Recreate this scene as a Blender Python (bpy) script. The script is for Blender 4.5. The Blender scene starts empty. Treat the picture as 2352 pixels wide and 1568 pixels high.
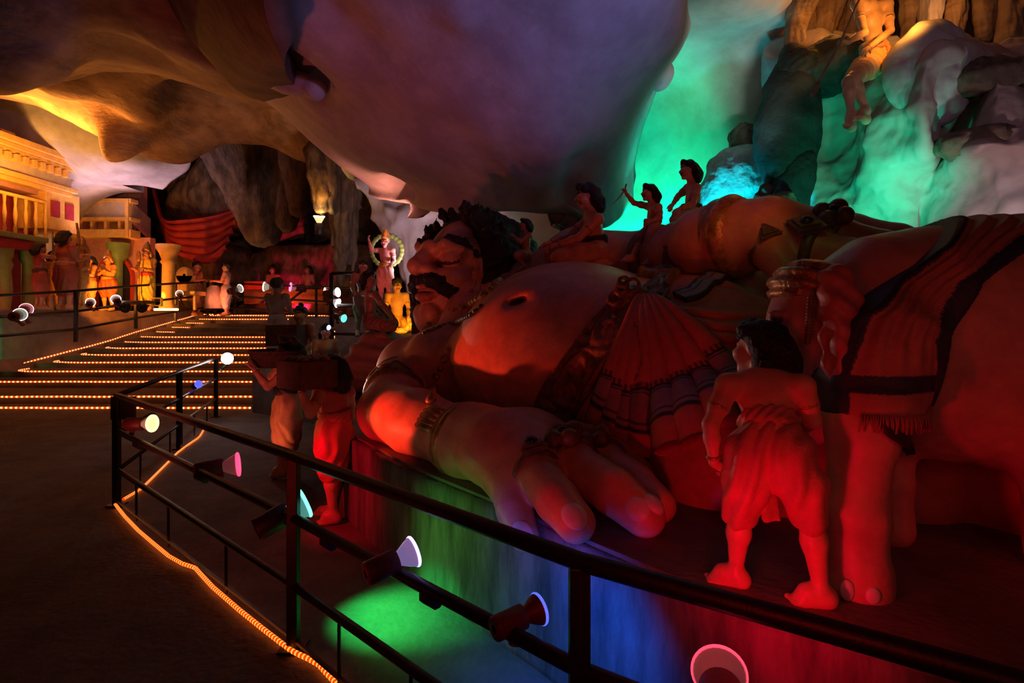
import bpy, math, random
import numpy as np
from mathutils import Vector, Matrix
from mathutils.bvhtree import BVHTree

random.seed(7)
SC = bpy.context.scene
COL = SC.collection
F_PX = 1300.0; EYE = 1.645; HX = 1176.0; HY = 724.0

# ------------------------------------------------------------ camera, world, exposure, lights
cam_d = bpy.data.cameras.new('camera'); cam = bpy.data.objects.new('camera', cam_d); COL.objects.link(cam)
cam.location = (0, 0, EYE); cam.rotation_euler = (math.pi/2, 0, 0)
cam_d.sensor_width = 36; cam_d.lens = 36*F_PX/2352
cam_d.shift_y = -(784-HY)/2352; cam_d.clip_start = .05; cam_d.clip_end = 200
SC.camera = cam
wd = bpy.data.worlds.new('world'); SC.world = wd; wd.use_nodes = True
wd.node_tree.nodes['Background'].inputs[0].default_value = (.5, .3, .35, 1)
wd.node_tree.nodes['Background'].inputs[1].default_value = .004
SC.view_settings.view_transform = 'Standard'; SC.view_settings.look = 'None'
SC.view_settings.exposure = 0.0; SC.view_settings.gamma = 1.0
SC.view_settings.use_curve_mapping = False
SC.cycles.use_denoising = True
SC.cycles.max_bounces = 5; SC.cycles.diffuse_bounces = 3; SC.cycles.glossy_bounces = 2
SC.cycles.sample_clamp_indirect = 3.0
SC.cycles.use_light_tree = True
SC.cycles.use_adaptive_sampling = True; SC.cycles.adaptive_threshold = .025

def V3(*a): return np.array(a, float)
def P(px, py, Y): return V3((px-HX)/F_PX*Y, Y, EYE-(py-HY)/F_PX*Y)
def nrm(v):
    v = np.asarray(v, float); return v/max(np.linalg.norm(v), 1e-9)

def light(kind, loc, tgt, col, power, ang=60, blend=.5, size=.05, parent=None):
    d = bpy.data.lights.new('lamp_or_fill', kind); d.color = col; d.energy = power
    if kind == 'SPOT':
        d.spot_size = math.radians(ang); d.spot_blend = blend
    if kind == 'AREA': d.size = size
    else: d.shadow_soft_size = size
    o = bpy.data.objects.new('lamp_or_fill', d); COL.objects.link(o)
    o.location = loc
    if tgt is not None:
        dv = Vector(tgt)-Vector(loc); o.rotation_euler = dv.to_track_quat('-Z', 'Y').to_euler()
    return o
def spot(loc, tgt, col, power, ang=60, blend=.5, size=.05): return light('SPOT', loc, tgt, col, power, ang, blend, size)

RED = (1, .0, .022); DRED = (1, .06, .04); GRN = (.02, 1, .12); TEAL = (.0, 1, .5); CYAN = (.02, .85, 1); BLU = (.02, .1, 1)
ORG = (1, .3, .04); AMB = (1, .5, .12); VIO = (.62, .5, 1); WHT = (1, .8, .85); PNK = (1, .25, .3)
# railing and floor lamps near the camera, then added unseen fills
spot(P(1650, 1520, 1.44), P(1790, 1290, 1.95), RED, 13, 100, .8, .03)        # red ring lamp -> boy, elephant leg
spot(P(1252, 1395, 1.93), (.3, 2.4, .25), (0, .1, 1), 30, 108, 1, .03)          # maroon lamp -> blue plinth
spot(P(722, 1160, 3.0), (-.66, 3.1, 0), (.02, 1, .16), 100, 58, 1, .03)
spot(P(722, 1160, 3.0), (-.3, 3.1, .2), (.12, 1, .1), 12, 100, 1, .03)  # turquoise lamp -> green floor
spot(P(566, 1064, 3.8), (-1.0, 4.6, .25), RED, 22, 85, .8, .03)            # pink lamp -> porters and floor
spot(P(566, 1050, 3.8), P(1090, 890, 4.1), (1, .05, .02), 90, 36, .25, .03)   # red beam on arm and belly
spot(P(975, 1250, 2.3), P(1200, 1215, 2.8), (.25, .12, 1), 3, 50, .8, .03)    # violet lamp
spot(P(368, 968, 4.7), P(1000, 870, 4.6), (1, .2, .05), 22, 36, .5, .03)     # yellow-green lamp
spot(P(526, 822, 8.7), P(900, 860, 4.9), (1, .55, .5), 300, 13, .6, .04)      # white lamp -> chest, elbow
spot((-2.6, 5.2, .3), P(650, 960, 5.7), (1, .2, .08), 9, 70, .7, .03)     # porter side light
spot((-.1, 2.2, .75), P(1330, 1190, 2.45), RED, 1.6, 80, .8, .02)
spot((.1, .6, 1.3), P(1700, 950, 2.6), (1, .008, .02), 7, 110, .9, .15)      # added unseen red wash on the statues
spot((-1.4, 1.6, .6), P(1200, 760, 4.5), (1, .04, .025), 9, 100, .9, .15)  # added unseen red wash on the belly from low left
spot((1.9, .7, .3), P(2300, 950, 2.2), (1, .03, .03), 5, 100, .9, .1)  # added unseen red fill from out of view at the right
spot((2.3, 1.3, .8), P(2200, 1100, 2.9), (1, .02, .025), 6, 90, .9, .1)  # added unseen red fill below the elephant
light('POINT', (0, -1.5, 2.6), None, (1, .26, .16), 9, size=.5)  # added dim warm fill behind the camera, not a lamp of the cave
spot((1.6, 2.9, 3.0), (1.6, 3.9, 1.6), (.6, 1, .2), 1.2, 70, .9, .1)
# violet and red wash on the big ceiling
spot((3.7, 1.5, 2.7), (.4, 4.4, 4.5), (.42, .36, 1), 430, 52, .9, .2)  # added violet wash without a fixture, out of view at the right
spot((-1.2, -.2, 2.3), (.2, 4.3, 4.7), (.45, .32, 1), 60, 46, .95, .2)  # added unseen violet fill from behind the camera, evens out the ceiling
spot((-2.8, 3.0, .3), P(800, 280, 7.2), (1, .13, .1), 190, 76, .95, .2)
spot(P(900, 610, 9.0), P(900, 440, 9.3), (1, .32, .2), 200, 80, .8, .06)
# green and cyan behind the giant
spot(P(1440, 600, 7.9), P(1430, 330, 9.1), (0, 1, .42), 330, 105, .7, .08)
spot(P(1600, 600, 7.1), P(1600, 420, 8.2), (.0, 1, .5), 60, 80, .8, .06)
spot(P(1660, 580, 6.4), P(1710, 420, 7.1), (0, .8, .95), 120, 125, 1, .05)
spot(P(1930, 600, 4.9), P(1960, 430, 5.8), (0, 1, .48), 90, 80, .9, .05)
spot(P(2100, 620, 4.6), P(2080, 430, 5.2), (.0, 1, .6), 40, 60, .9, .05)
spot(P(2320, 600, 4.1), P(2280, 400, 4.8), (1, .72, .75), 22, 90, .9, .05)
spot((2.9, 1.6, 3.2), P(2120, 260, 5.2), (.8, .55, .75), 34, 70, .9, .1)
spot((2.3, 4.9, 2.6), P(1640, 110, 7.2), (.65, 1, .82), 130, 44, .9, .1)  # added spot without a fixture, brightens the pale part of the wall
# amber lamps on the high ledge
spot(P(2110, 20, 4.9), P(2005, 60, 5.6), (1, .36, .04), 28, 120, .8, .05)
light('POINT', P(1925, 30, 6.2), None, (1, .36, .06), 9, size=.05)
light('POINT', P(2190, 0, 6.0), None, (1, .36, .08), 4, size=.05)
spot((2.6, 3.6, 3.6), P(2000, 80, 5.6), (1, .4, .08), 14, 26, .8, .05)
# middle distance
spot(P(733, 480, 12.5), P(735, 380, 13), (1, .42, .05), 26, 90, .8, .05)
spot(P(948, 740, 7.3), P(912, 700, 7.9), (1, .3, .02), 26, 130, .8, .05)
spot(P(860, 720, 8.6), P(885, 610, 9.5), (1, .12, .12), 16, 70, .8, .05)
spot(P(960, 640, 9.4), P(940, 500, 12), (1, .66, .72), 200, 120, .8, .1)
# far court
spot((-11.4, 12.0, 4.3), (-12.2, 12.8, 7.5), (1, .42, .07), 620, 140, .9, .1)
spot((-10.6, 13.0, 5.2), (-9.2, 12.0, 7.4), (1, .3, .04), 800, 140, .9, .2)
spot((-6.2, 8.0, 2.2), (-6.6, 7.6, 6), (1, .3, .06), 45, 110, .9, .2)
spot((-7.2, 11.6, 3.2), P(400, 165, 8.3), (1, .34, .07), 150, 60, .9, .15)
spot((-12.9, 12.8, 6.9), (-13.0, 14.9, 7.4), (1, .6, .62), 130, 140, .9, .15)
spot((-12.6, 16.6, 2.4), P(230, 500, 18.6), (1, .4, .06), 130, 100, .9, .1)  # added spot to brighten the balcony panel
spot((-9.3, 12.0, 3.0), (-8.5, 12.5, 6), (1, .3, .05), 240, 110, .9, .2)
spot((-11.2, 13.6, 4.3), (-12.6, 14.6, 5.6), (1, .42, .05), 190, 120, .9, .1)
spot((-11.8, 16.3, 3.2), (-11.2, 16.8, 6.2), (1, .62, .72), 420, 120, .9, .2)
spot((-10.6, 14.8, 1.95), (-11.8, 17.0, 2.6), (1, .25, .02), 300, 100, .8, .05)
spot((-11.3, 16.6, 1.9), (-10.7, 19.0, 2.8), (1, .32, .04), 190, 110, .8, .05)
spot((-12.2, 12.9, 1.9), (-12.0, 14.3, 2.5), (1, .1, .1), 16, 110, .8, .05)
spot((-11.7, 11.8, .75), (-12.2, 13.2, .9), (.02, 1, .25), 26, 110, .8, .05)
spot((-9.6, 18.4, 1.9), (-9.8, 19.6, 2.6), (1, .2, .08), 50, 110, .8, .05)
spot((-9.5, 21.4, 1.8), (-10.5, 20.6, 4.2), (1, .04, .03), 110, 90, .8, .05)
spot((-8.0, 21.4, 1.8), (-8.2, 22.6, 2.9), (1, .01, .08), 260, 120, .8, .05)
spot((-8.4, 20.3, 1.7), (-8.2, 21.2, 1.8), (1, .12, .01), 30, 120, .8, .05)
spot((-9.5, 17, 2.4), (-9.0, 19.5, 5), (1, .3, .12), 10, 100, .9, .1)
spot((-11.0, 17.6, 2.2), P(420, 660, 19), (1, .4, .03), 60, 50, .8, .05)  # added spot to brighten the throne
spot((1.6, .6, 1.9), (2.2, 2.2, .7), (1, .16, .12), 5, 120, .9, .2)  # added fill for the platform top near the camera
spot((-3.5, 4.5, 3.2), (-6, 6.5, 0), (1, .4, .2), 14, 120, .9, .3)  # added warm fill on the floor at the left
spot((1.9, 2.7, 2.7), (.95, 4.9, 2.4), (1, .14, .05), 14, 60, .9, .1)  # added spot in mid-air to brighten the men on the giant
spot((-1.9, 3.6, 1.5), P(1050, 620, 5.6), (1, .1, .05), 14, 34, .9, .1)  # added faint spot to brighten the giant's face
spot((-9.4, 12.6, 1.0), (-12.2, 14.2, 1.4), (1, .32, .12), 22, 100, .9, .1)


# ------------------------------------------------------------ materials
MATS = {}
def mat(name, col=(.5, .5, .5), rough=.6, metal=0, noise=0, scale=6, bump=0, bscale=None, attr=False, col2=None, emit=0, ecol=None, stretch=None, coat=0):
    if name in MATS: return MATS[name]
    m = bpy.data.materials.new(name); MATS[name] = m; m.use_nodes = True
    nt = m.node_tree; N = nt.nodes; L = nt.links
    b = N['Principled BSDF']; b.inputs['Roughness'].default_value = rough; b.inputs['Metallic'].default_value = metal
    b.inputs['Base Color'].default_value = (*col, 1)
    if coat: b.inputs['Coat Weight'].default_value = coat
    tc = N.new('ShaderNodeTexCoord'); mp = N.new('ShaderNodeMapping'); L.new(tc.outputs['Object'], mp.inputs[0])
    if stretch: mp.inputs['Scale'].default_value = stretch
    src = None
    if attr:
        a = N.new('ShaderNodeAttribute'); a.attribute_name = 'Col'; src = a.outputs['Color']
    if noise or col2:
        n = N.new('ShaderNodeTexNoise'); n.inputs['Scale'].default_value = scale; n.inputs['Detail'].default_value = 6; n.inputs['Roughness'].default_value = .65
        L.new(mp.outputs[0], n.inputs['Vector'])
        if src is None:
            mx = N.new('ShaderNodeMix'); mx.data_type = 'RGBA'
            rr = N.new('ShaderNodeMapRange'); rr.inputs[1].default_value = .38; rr.inputs[2].default_value = .62
            L.new(n.outputs['Fac'], rr.inputs[0]); L.new(rr.outputs[0], mx.inputs[0])
            c2 = col2 or tuple(c*(1-noise) for c in col)
            mx.inputs[6].default_value = (*col, 1); mx.inputs[7].default_value = (*c2, 1)
            src = mx.outputs[2]
        else:
            mm = N.new('ShaderNodeMix'); mm.data_type = 'RGBA'; mm.blend_type = 'MULTIPLY'; mm.inputs[0].default_value = 1
            rr = N.new('ShaderNodeMapRange'); rr.inputs[1].default_value = .35; rr.inputs[2].default_value = .65
            rr.inputs[3].default_value = 1-noise; rr.inputs[4].default_value = 1
            L.new(n.outputs['Fac'], rr.inputs[0]); L.new(src, mm.inputs[6]); L.new(rr.outputs[0], mm.inputs[7]); src = mm.outputs[2]
    if src is not None: L.new(src, b.inputs['Base Color'])
    if bump:
        n2 = N.new('ShaderNodeTexNoise'); n2.inputs['Scale'].default_value = bscale or scale*4; n2.inputs['Detail'].default_value = 8
        L.new(mp.outputs[0], n2.inputs['Vector'])
        bp = N.new('ShaderNodeBump'); bp.inputs['Strength'].default_value = bump; bp.inputs['Distance'].default_value = .02
        L.new(n2.outputs['Fac'], bp.inputs['Height']); L.new(bp.outputs[0], b.inputs['Normal'])
    if emit:
        b.inputs['Emission Color'].default_value = (*(ecol or col), 1); b.inputs['Emission Strength'].default_value = emit
    return m

M_PAINT = mat('painted_plaster', attr=True, rough=.42, noise=.25, scale=9, bump=.12, bscale=60)
M_CLOTH = mat('painted_cloth', attr=True, rough=.6, noise=.25, scale=12, bump=.2, bscale=90)
M_HAIR = mat('painted_hair', (.014, .013, .015), rough=.55, noise=.4, scale=25, bump=.8, bscale=60)
M_GOLD = mat('gold_paint', (.62, .36, .13), rough=.32, metal=.35, noise=.5, scale=18, bump=.25, bscale=60)
M_GOLDD = mat('aged_gold_paint', (.26, .2, .1), rough=.4, metal=.2, noise=.5, scale=22, bump=.25, bscale=60)
M_RAIL = mat('black_rail_paint', (.018, .014, .014), rough=.45, noise=.5, scale=30, bump=.1, bscale=120)
M_FLOOR = mat('worn_concrete', (.2, .16, .14), rough=.85, col2=(.12, .095, .085), scale=2.2, bump=.5, bscale=24)
M_CONC = mat('stained_plinth_concrete', (.2, .18, .17), rough=.8, col2=(.07, .06, .06), scale=3.5, bump=.5, bscale=30, stretch=(2, 2, .45))
M_PLAT = mat('dark_platform', (.2, .14, .13), rough=.75, col2=(.12, .085, .08), scale=3, bump=.4, bscale=30)
M_CAVE = mat('pale_cave_plaster', (.42, .38, .4), rough=.75, col2=(.3, .26, .29), scale=1.6, bump=.35, bscale=14)
M_CAVEB = mat('brown_cave_rock', (.34, .24, .16), rough=.8, col2=(.17, .11, .07), scale=1.7, bump=.9, bscale=9, stretch=(1, .6, 2.2))
M_CAVEW = mat('white_cave_plaster', (.6, .56, .58), rough=.7, col2=(.42, .38, .4), scale=1.4, bump=.4, bscale=11)
M_CAVEP = mat('painted_cave_plaster', (.6, .57, .56), rough=.7, col2=(.40, .27, .24), scale=.45, bump=.4, bscale=11)
M_CAVE_SHADE = mat('shaded_brown_rock', (.13, .08, .06), rough=.85, col2=(.07, .045, .035), scale=2, bump=.6, bscale=9)  # shade put into the colour, for the unlit ceiling wedge
M_ROCK = mat('rough_limestone', (.22, .15, .1), rough=.85, col2=(.08, .055, .04), scale=2.5, bump=1.0, bscale=12, stretch=(1.6, 1.6, .6))
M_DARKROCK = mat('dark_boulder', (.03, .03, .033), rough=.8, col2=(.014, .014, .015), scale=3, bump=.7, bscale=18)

def tag(o, label=None, cat=None, group=None, kind=None):
    if label: o['label'] = label
    if cat: o['category'] = cat
    if group: o['group'] = group
    if kind: o['kind'] = kind
    return o
def thing(name, label, cat, loc=(0, 0, 0), group=None):
    o = bpy.data.objects.new(name, None); COL.objects.link(o); o.location = tuple(loc); o.empty_display_size = .1
    return tag(o, label, cat, group)
def link(o, parent):
    COL.objects.link(o)
    if parent is not None:
        o.parent = parent
        # geometry is authored in world space
        o.matrix_parent_inverse = wm(parent).inverted()
def wm(o):
    m = Matrix.LocRotScale(o.location, o.rotation_euler, o.scale)
    return (wm(o.parent) @ o.matrix_parent_inverse @ m) if o.parent else m
def mk(name, verts, faces, m, parent=None, smooth=True, cols=None, attr_u=None):
    me = bpy.data.meshes.new(name)
    verts = np.asarray(verts, np.float32)
    if isinstance(faces, np.ndarray) and faces.ndim == 2:
        nf, k = faces.shape
        me.vertices.add(len(verts)); me.vertices.foreach_set('co', verts.ravel())
        me.loops.add(nf*k); me.loops.foreach_set('vertex_index', faces.astype(np.int32).ravel())
        me.polygons.add(nf); me.polygons.foreach_set('loop_start', np.arange(0, nf*k, k, dtype=np.int32))
        me.update(calc_edges=True)
    else:
        me.from_pydata([tuple(map(float, v)) for v in verts], [], [tuple(map(int, f)) for f in faces])
    if smooth: me.polygons.foreach_set('use_smooth', [True]*len(me.polygons))
    if cols is not None:
        a = me.color_attributes.new('Col', 'FLOAT_COLOR', 'POINT')
        c = np.ones((len(verts), 4), np.float32); c[:, :3] = cols; a.data.foreach_set('color', c.ravel())
    if attr_u is not None:
        a = me.attributes.new('along', 'FLOAT', 'POINT'); a.data.foreach_set('value', np.asarray(attr_u, np.float32))
    me.materials.append(m); me.update()
    o = bpy.data.objects.new(name, me); link(o, parent); return o

# value noise, vectorised
_rs = np.random.RandomState(3); _tab = _rs.rand(4096)*2-1
def _h(i, j, k): return _tab[(i*73856093 ^ j*19349663 ^ k*83492791) & 4095]
def vnoise(p):
    p = np.asarray(p, float); i = np.floor(p).astype(np.int64); f = p-i; f = f*f*(3-2*f)
    x, y, z = f[..., 0], f[..., 1], f[..., 2]; a, b, c = i[..., 0], i[..., 1], i[..., 2]
    r = 0
    for dx in (0, 1):
        for dy in (0, 1):
            for dz in (0, 1):
                r = r+_h(a+dx, b+dy, c+dz)*(x if dx else 1-x)*(y if dy else 1-y)*(z if dz else 1-z)
    return r
def fbm(p, o=4):
    r = 0; a = 1.; s = 1.
    for _ in range(o): r = r+a*vnoise(np.asarray(p)*s+s*3.7); a *= .5; s *= 2.03
    return r

# ------------------------------------------------------------ sculpting with smooth-blended distance fields
def frame(F, U=(0, 0, 1)):
    F = nrm(F); R = nrm(np.cross(F, U)); U = np.cross(R, F); return np.array([R, F, U])
class Sculpt:
    def __init__(s, vox): s.v = vox; s.p = []
    def _a(s, fn, lo, hi, k, col, op):
        s.p.append((fn, np.asarray(lo, float), np.asarray(hi, float), k, col, op))
    def cap(s, a, b, ra, rb=None, k=.02, col=None, op=0):
        a = np.asarray(a, float); b = np.asarray(b, float); rb = ra if rb is None else rb
        ab = b-a; l2 = max(ab@ab, 1e-12)
        def fn(p):
            t = np.clip(((p-a)@ab)/l2, 0, 1)
            return np.linalg.norm(p-a-t[..., None]*ab, axis=-1)-(ra+(rb-ra)*t)
        r = max(ra, rb); s._a(fn, np.minimum(a, b)-r, np.maximum(a, b)+r, k, col, op)
    def tube(s, pts, rs, k=.02, col=None, op=0):
        if not hasattr(rs, '__len__'): rs = [rs]*len(pts)
        for i in range(len(pts)-1): s.cap(pts[i], pts[i+1], rs[i], rs[i+1], k, col, op)
    def ell(s, c, r, R=None, k=.02, col=None, op=0):
        c = np.asarray(c, float); r = np.asarray(r if hasattr(r, '__len__') else (r,)*3, float); R = np.eye(3) if R is None else R
        def fn(p):
            q = (p-c)@R.T; k0 = np.linalg.norm(q/r, axis=-1); k1 = np.linalg.norm(q/(r*r), axis=-1)
            return np.where(k0 < 1e-6, -r.min(), k0*(k0-1)/np.maximum(k1, 1e-9))
        e = np.sqrt(((R*r[:, None])**2).sum(0)); s._a(fn, c-e, c+e, k, col, op)
    def ring(s, c, ax, R0, r, k=.01, col=None, op=0, flat=1.0):
        c = np.asarray(c, float); ax = nrm(ax)
        def fn(p):
            q = p-c; h = q@ax; rad = np.linalg.norm(q-h[..., None]*ax, axis=-1)-R0
            return np.sqrt(rad**2+(h/flat)**2)-r
        e = R0+r*max(1, flat); s._a(fn, c-e, c+e, k, col, op)
    def box(s, c, h, R=None, rad=.01, k=.01, col=None, op=0):
        c = np.asarray(c, float); h = np.asarray(h, float); R = np.eye(3) if R is None else R
        def fn(p):
            q = np.abs((p-c)@R.T)-(h-rad)
            return np.linalg.norm(np.maximum(q, 0), axis=-1)+np.minimum(q.max(-1), 0)-rad
        e = np.sqrt(((R*h[:, None])**2).sum(0)); s._a(fn, c-e, c+e, k, col, op)
    def mesh(s, name, m, parent=None, base=(.5, .5, .5), disp=None, paint=None, clip=None, post=None):
        v = s.v; ad = [q for q in s.p if q[5] == 0]
        lo = np.min([q[1] for q in ad], 0)-4*v; hi = np.max([q[2] for q in ad], 0)+4*v
        n = np.ceil((hi-lo)/v).astype(int)+1
        f = np.full(n, 9.0, np.float32)
        ax = [lo[i]+np.arange(n[i])*v for i in range(3)]
        for fn, l, h, k, col, op in s.p:
            if op == 2: continue
            mg = k*1.2+3*v
            a = np.clip(np.floor((l-mg-lo)/v).astype(int), 0, n); b = np.clip(np.ceil((h+mg-lo)/v).astype(int)+1, 0, n)
            if (b <= a).any(): continue
            g = np.stack(np.meshgrid(ax[0][a[0]:b[0]], ax[1][a[1]:b[1]], ax[2][a[2]:b[2]], indexing='ij'), -1)
            d = fn(g); sl = tuple(slice(a[i], b[i]) for i in range(3)); o = f[sl]
            if op == 0:
                hh = np.maximum(k-np.abs(o-d), 0)/max(k, 1e-9); f[sl] = np.minimum(o, d)-hh*hh*k*.25
            else:
                hh = np.maximum(k-np.abs(o+d), 0)/max(k, 1e-9); f[sl] = np.maximum(o, -d)+hh*hh*k*.25
        if clip is not None:
            g = np.stack(np.meshgrid(*ax, indexing='ij'), -1); f = np.maximum(f, clip(g).astype(np.float32))
        V, Fc = surfnet(f, lo, v)
        if len(V) == 0: raise ValueError('empty sculpt '+name)
        C = np.tile(np.array(base, float), (len(V), 1)); best = np.full(len(V), 9e9)
        for fn, l, h, k, col, op in s.p:
            if op == 1 or col is None: 
                if op: continue
                col = base
            mk_ = ((V > l-3*v) & (V < h+3*v)).all(1)
            if not mk_.any(): continue
            ii = np.nonzero(mk_)[0]; d = fn(V[ii])
            if op == 0:
                w = d < best[ii]; best[ii[w]] = d[w]; C[ii[w]] = col
            else: C[ii[d < 0]] = col
        if paint is not None: C = paint(V, C)
        if disp is not None:
            nn = vnormals(V, Fc); V = V+nn*disp(V, nn)[:, None]
        return mk(name, V, Fc, m, parent, True, C)
def vnormals(V, Fc):
    a, b, c, d = (V[Fc[:, i]] for i in range(4)); n = np.cross(c-a, d-b); out = np.zeros_like(V)
    for i in range(4): np.add.at(out, Fc[:, i], n)
    return out/np.maximum(np.linalg.norm(out, axis=1), 1e-12)[:, None]
def surfnet(f, lo, v):
    s = f < 0; cnt = np.zeros(tuple(x-1 for x in f.shape), np.int8)
    for dx in (0, 1):
        for dy in (0, 1):
            for dz in (0, 1):
                cnt += s[dx:dx+cnt.shape[0], dy:dy+cnt.shape[1], dz:dz+cnt.shape[2]]
    act = (cnt > 0) & (cnt < 8); idx = np.argwhere(act); vid = np.full(act.shape, -1, np.int64); vid[act] = np.arange(len(idx))
    pos = np.zeros((len(idx), 3)); c = np.zeros(len(idx))
    E = np.eye(3, dtype=int)
    for a in range(3):
        o1, o2 = [x for x in range(3) if x != a]
        for u in (0, 1):
            for w in (0, 1):
                off = E[o1]*u+E[o2]*w; i0 = idx+off; i1 = i0+E[a]
                fa = f[i0[:, 0], i0[:, 1], i0[:, 2]]; fb = f[i1[:, 0], i1[:, 1], i1[:, 2]]
                m = (fa < 0) != (fb < 0); t = np.where(m, fa/np.where(m, fa-fb, 1), 0)
                pos += np.where(m[:, None], off+t[:, None]*E[a], 0); c += m
    V = lo+(idx+pos/np.maximum(c, 1)[:, None])*v
    Q = []
    for a in range(3):
        b, d = (a+1) % 3, (a+2) % 3
        sa = np.moveaxis(s, [a, b, d], [0, 1, 2]); va = np.moveaxis(vid, [a, b, d], [0, 1, 2])
        ch = sa[:-1, 1:-1, 1:-1] != sa[1:, 1:-1, 1:-1]; e = np.argwhere(ch)
        if len(e) == 0: continue
        i, j, k = e[:, 0], e[:, 1]+1, e[:, 2]+1
        q = np.stack([va[i, j-1, k-1], va[i, j, k-1], va[i, j, k], va[i, j-1, k]], 1)
        fl = ~sa[i, j, k]; q[fl] = q[fl][:, ::-1]; Q.append(q)
    return V, (np.concatenate(Q) if Q else np.zeros((0, 4), int))

def bvh_of(*objs):
    vs = []; fs = []; n = 0
    for o in objs:
        me = o.data; a = np.empty(len(me.vertices)*3, np.float32); me.vertices.foreach_get('co', a); a = a.reshape(-1, 3)
        vs.append(a); fs += [tuple(n+i for i in p.vertices) for p in me.polygons]; n += len(a)
    return BVHTree.FromPolygons([tuple(v) for v in np.concatenate(vs).tolist()], fs)
def hit(b, px, py, off=0.0):
    d = nrm(P(px, py, 1)-V3(0, 0, EYE)); r = b.ray_cast(Vector((0, 0, EYE)), Vector(d))
    if r[0] is None: return None, None
    n = np.array(r[1]); n = n if n@d < 0 else -n
    return np.array(r[0])+n*off, n

# ------------------------------------------------------------ simple builders
def catmull(pts, n, closed=False):
    p = np.asarray(pts, float); m = len(p)
    if m == 2: return p[0]+(p[1]-p[0])*np.linspace(0, 1, n+1)[:, None]
    ts = np.linspace(0, m-1, n+1); out = []
    for t in ts:
        i = min(int(t), m-2); u = t-i
        p0 = p[i-1] if i > 0 else 2*p[0]-p[1]; p1 = p[i]; p2 = p[i+1]; p3 = p[i+2] if i+2 < m else 2*p[-1]-p[-2]
        out.append(.5*((2*p1)+(p2-p0)*u+(2*p0-5*p1+4*p2-p3)*u*u+(3*p1-p0-3*p2+p3)*u**3))
    return np.array(out)
def grid_faces(nu, nv, wrap=False):
    F = []
    for i in range(nu-1):
        for j in range(nv if wrap else nv-1):
            a = i*nv+j; b = i*nv+(j+1) % nv; F.append((a, b, b+nv, a+nv))
    return F
def tube_geo(pts, r, seg=8, cap=True):
    pts = np.asarray(pts, float); n = len(pts); rs = r if hasattr(r, '__len__') else [r]*n
    T = np.gradient(pts, axis=0); up = V3(0, 0, 1)
    if abs(nrm(T[0])@up) > .95: up = V3(1, 0, 0)
    V = []; 
    for i in range(n):
        t = nrm(T[i]); a = nrm(np.cross(t, up)); b = np.cross(t, a)
        up2 = -b if (-b)@up > 0 else b; up = up2
        a = nrm(np.cross(t, up)); b = np.cross(a, t)
        for k in range(seg):
            th = 2*math.pi*k/seg+math.pi/seg; V.append(pts[i]+rs[i]*(math.cos(th)*a+math.sin(th)*b))
    F = grid_faces(n, seg, True); F = [f[::-1] for f in F]
    if cap:
        F.append(tuple(range(seg))[::-1][::-1]); F.append(tuple((n-1)*seg+k for k in range(seg))[::-1])
    return V, F
def tube(name, pts, r, m, parent=None, seg=8, smooth=True, sub=0):
    if sub: pts = catmull(pts, sub)
    V, F = tube_geo(pts, r, seg); return mk(name, V, F, m, parent, smooth)
def bar(name, a, b, r, m, parent=None, seg=4, smooth=False):
    V, F = tube_geo([a, b], r, seg); return mk(name, V, F, m, parent, smooth)
class MB:
    def __init__(s): s.V = []; s.F = []
    def add(s, V, F):
        n = len(s.V); s.V += [tuple(v) for v in V]; s.F += [tuple(i+n for i in f) for f in F]; return s
    def box(s, c, h, R=None):
        R = np.eye(3) if R is None else R; c = np.asarray(c, float)
        V = [c+(np.array([x, y, z])*h)@R for x in (-1, 1) for y in (-1, 1) for z in (-1, 1)]
        return s.add(V, [(0, 1, 3, 2), (4, 6, 7, 5), (0, 4, 5, 1), (2, 3, 7, 6), (0, 2, 6, 4), (1, 5, 7, 3)])
    def tube(s, pts, r, seg=8): V, F = tube_geo(pts, r, seg); return s.add(V, F)
    def lathe(s, c, ax, prof, seg=20, closed=True):
        ax = nrm(ax); a = nrm(np.cross(ax, (0, 0, 1) if abs(ax[2]) < .9 else (1, 0, 0))); b = np.cross(ax, a); c = np.asarray(c, float)
        V = [c+ax*h+r*(math.cos(2*math.pi*k/seg)*a+math.sin(2*math.pi*k/seg)*b) for r, h in prof for k in range(seg)]
        F = grid_faces(len(prof), seg, True)
        if closed: F += [tuple(range(seg)), tuple((len(prof)-1)*seg+k for k in range(seg))[::-1]]
        return s.add(V, F)
    def build(s, name, m, parent=None, smooth=False, bevel=0):
        o = mk(name, s.V, s.F, m, parent, smooth)
        if bevel:
            md = o.modifiers.new('bevel', 'BEVEL'); md.width = bevel; md.segments = 2; md.limit_method = 'ANGLE'
        return o
def boxo(name, c, h, m, parent=None, R=None, bevel=.004): return MB().box(c, h, R).build(name, m, parent, False, bevel)

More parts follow.
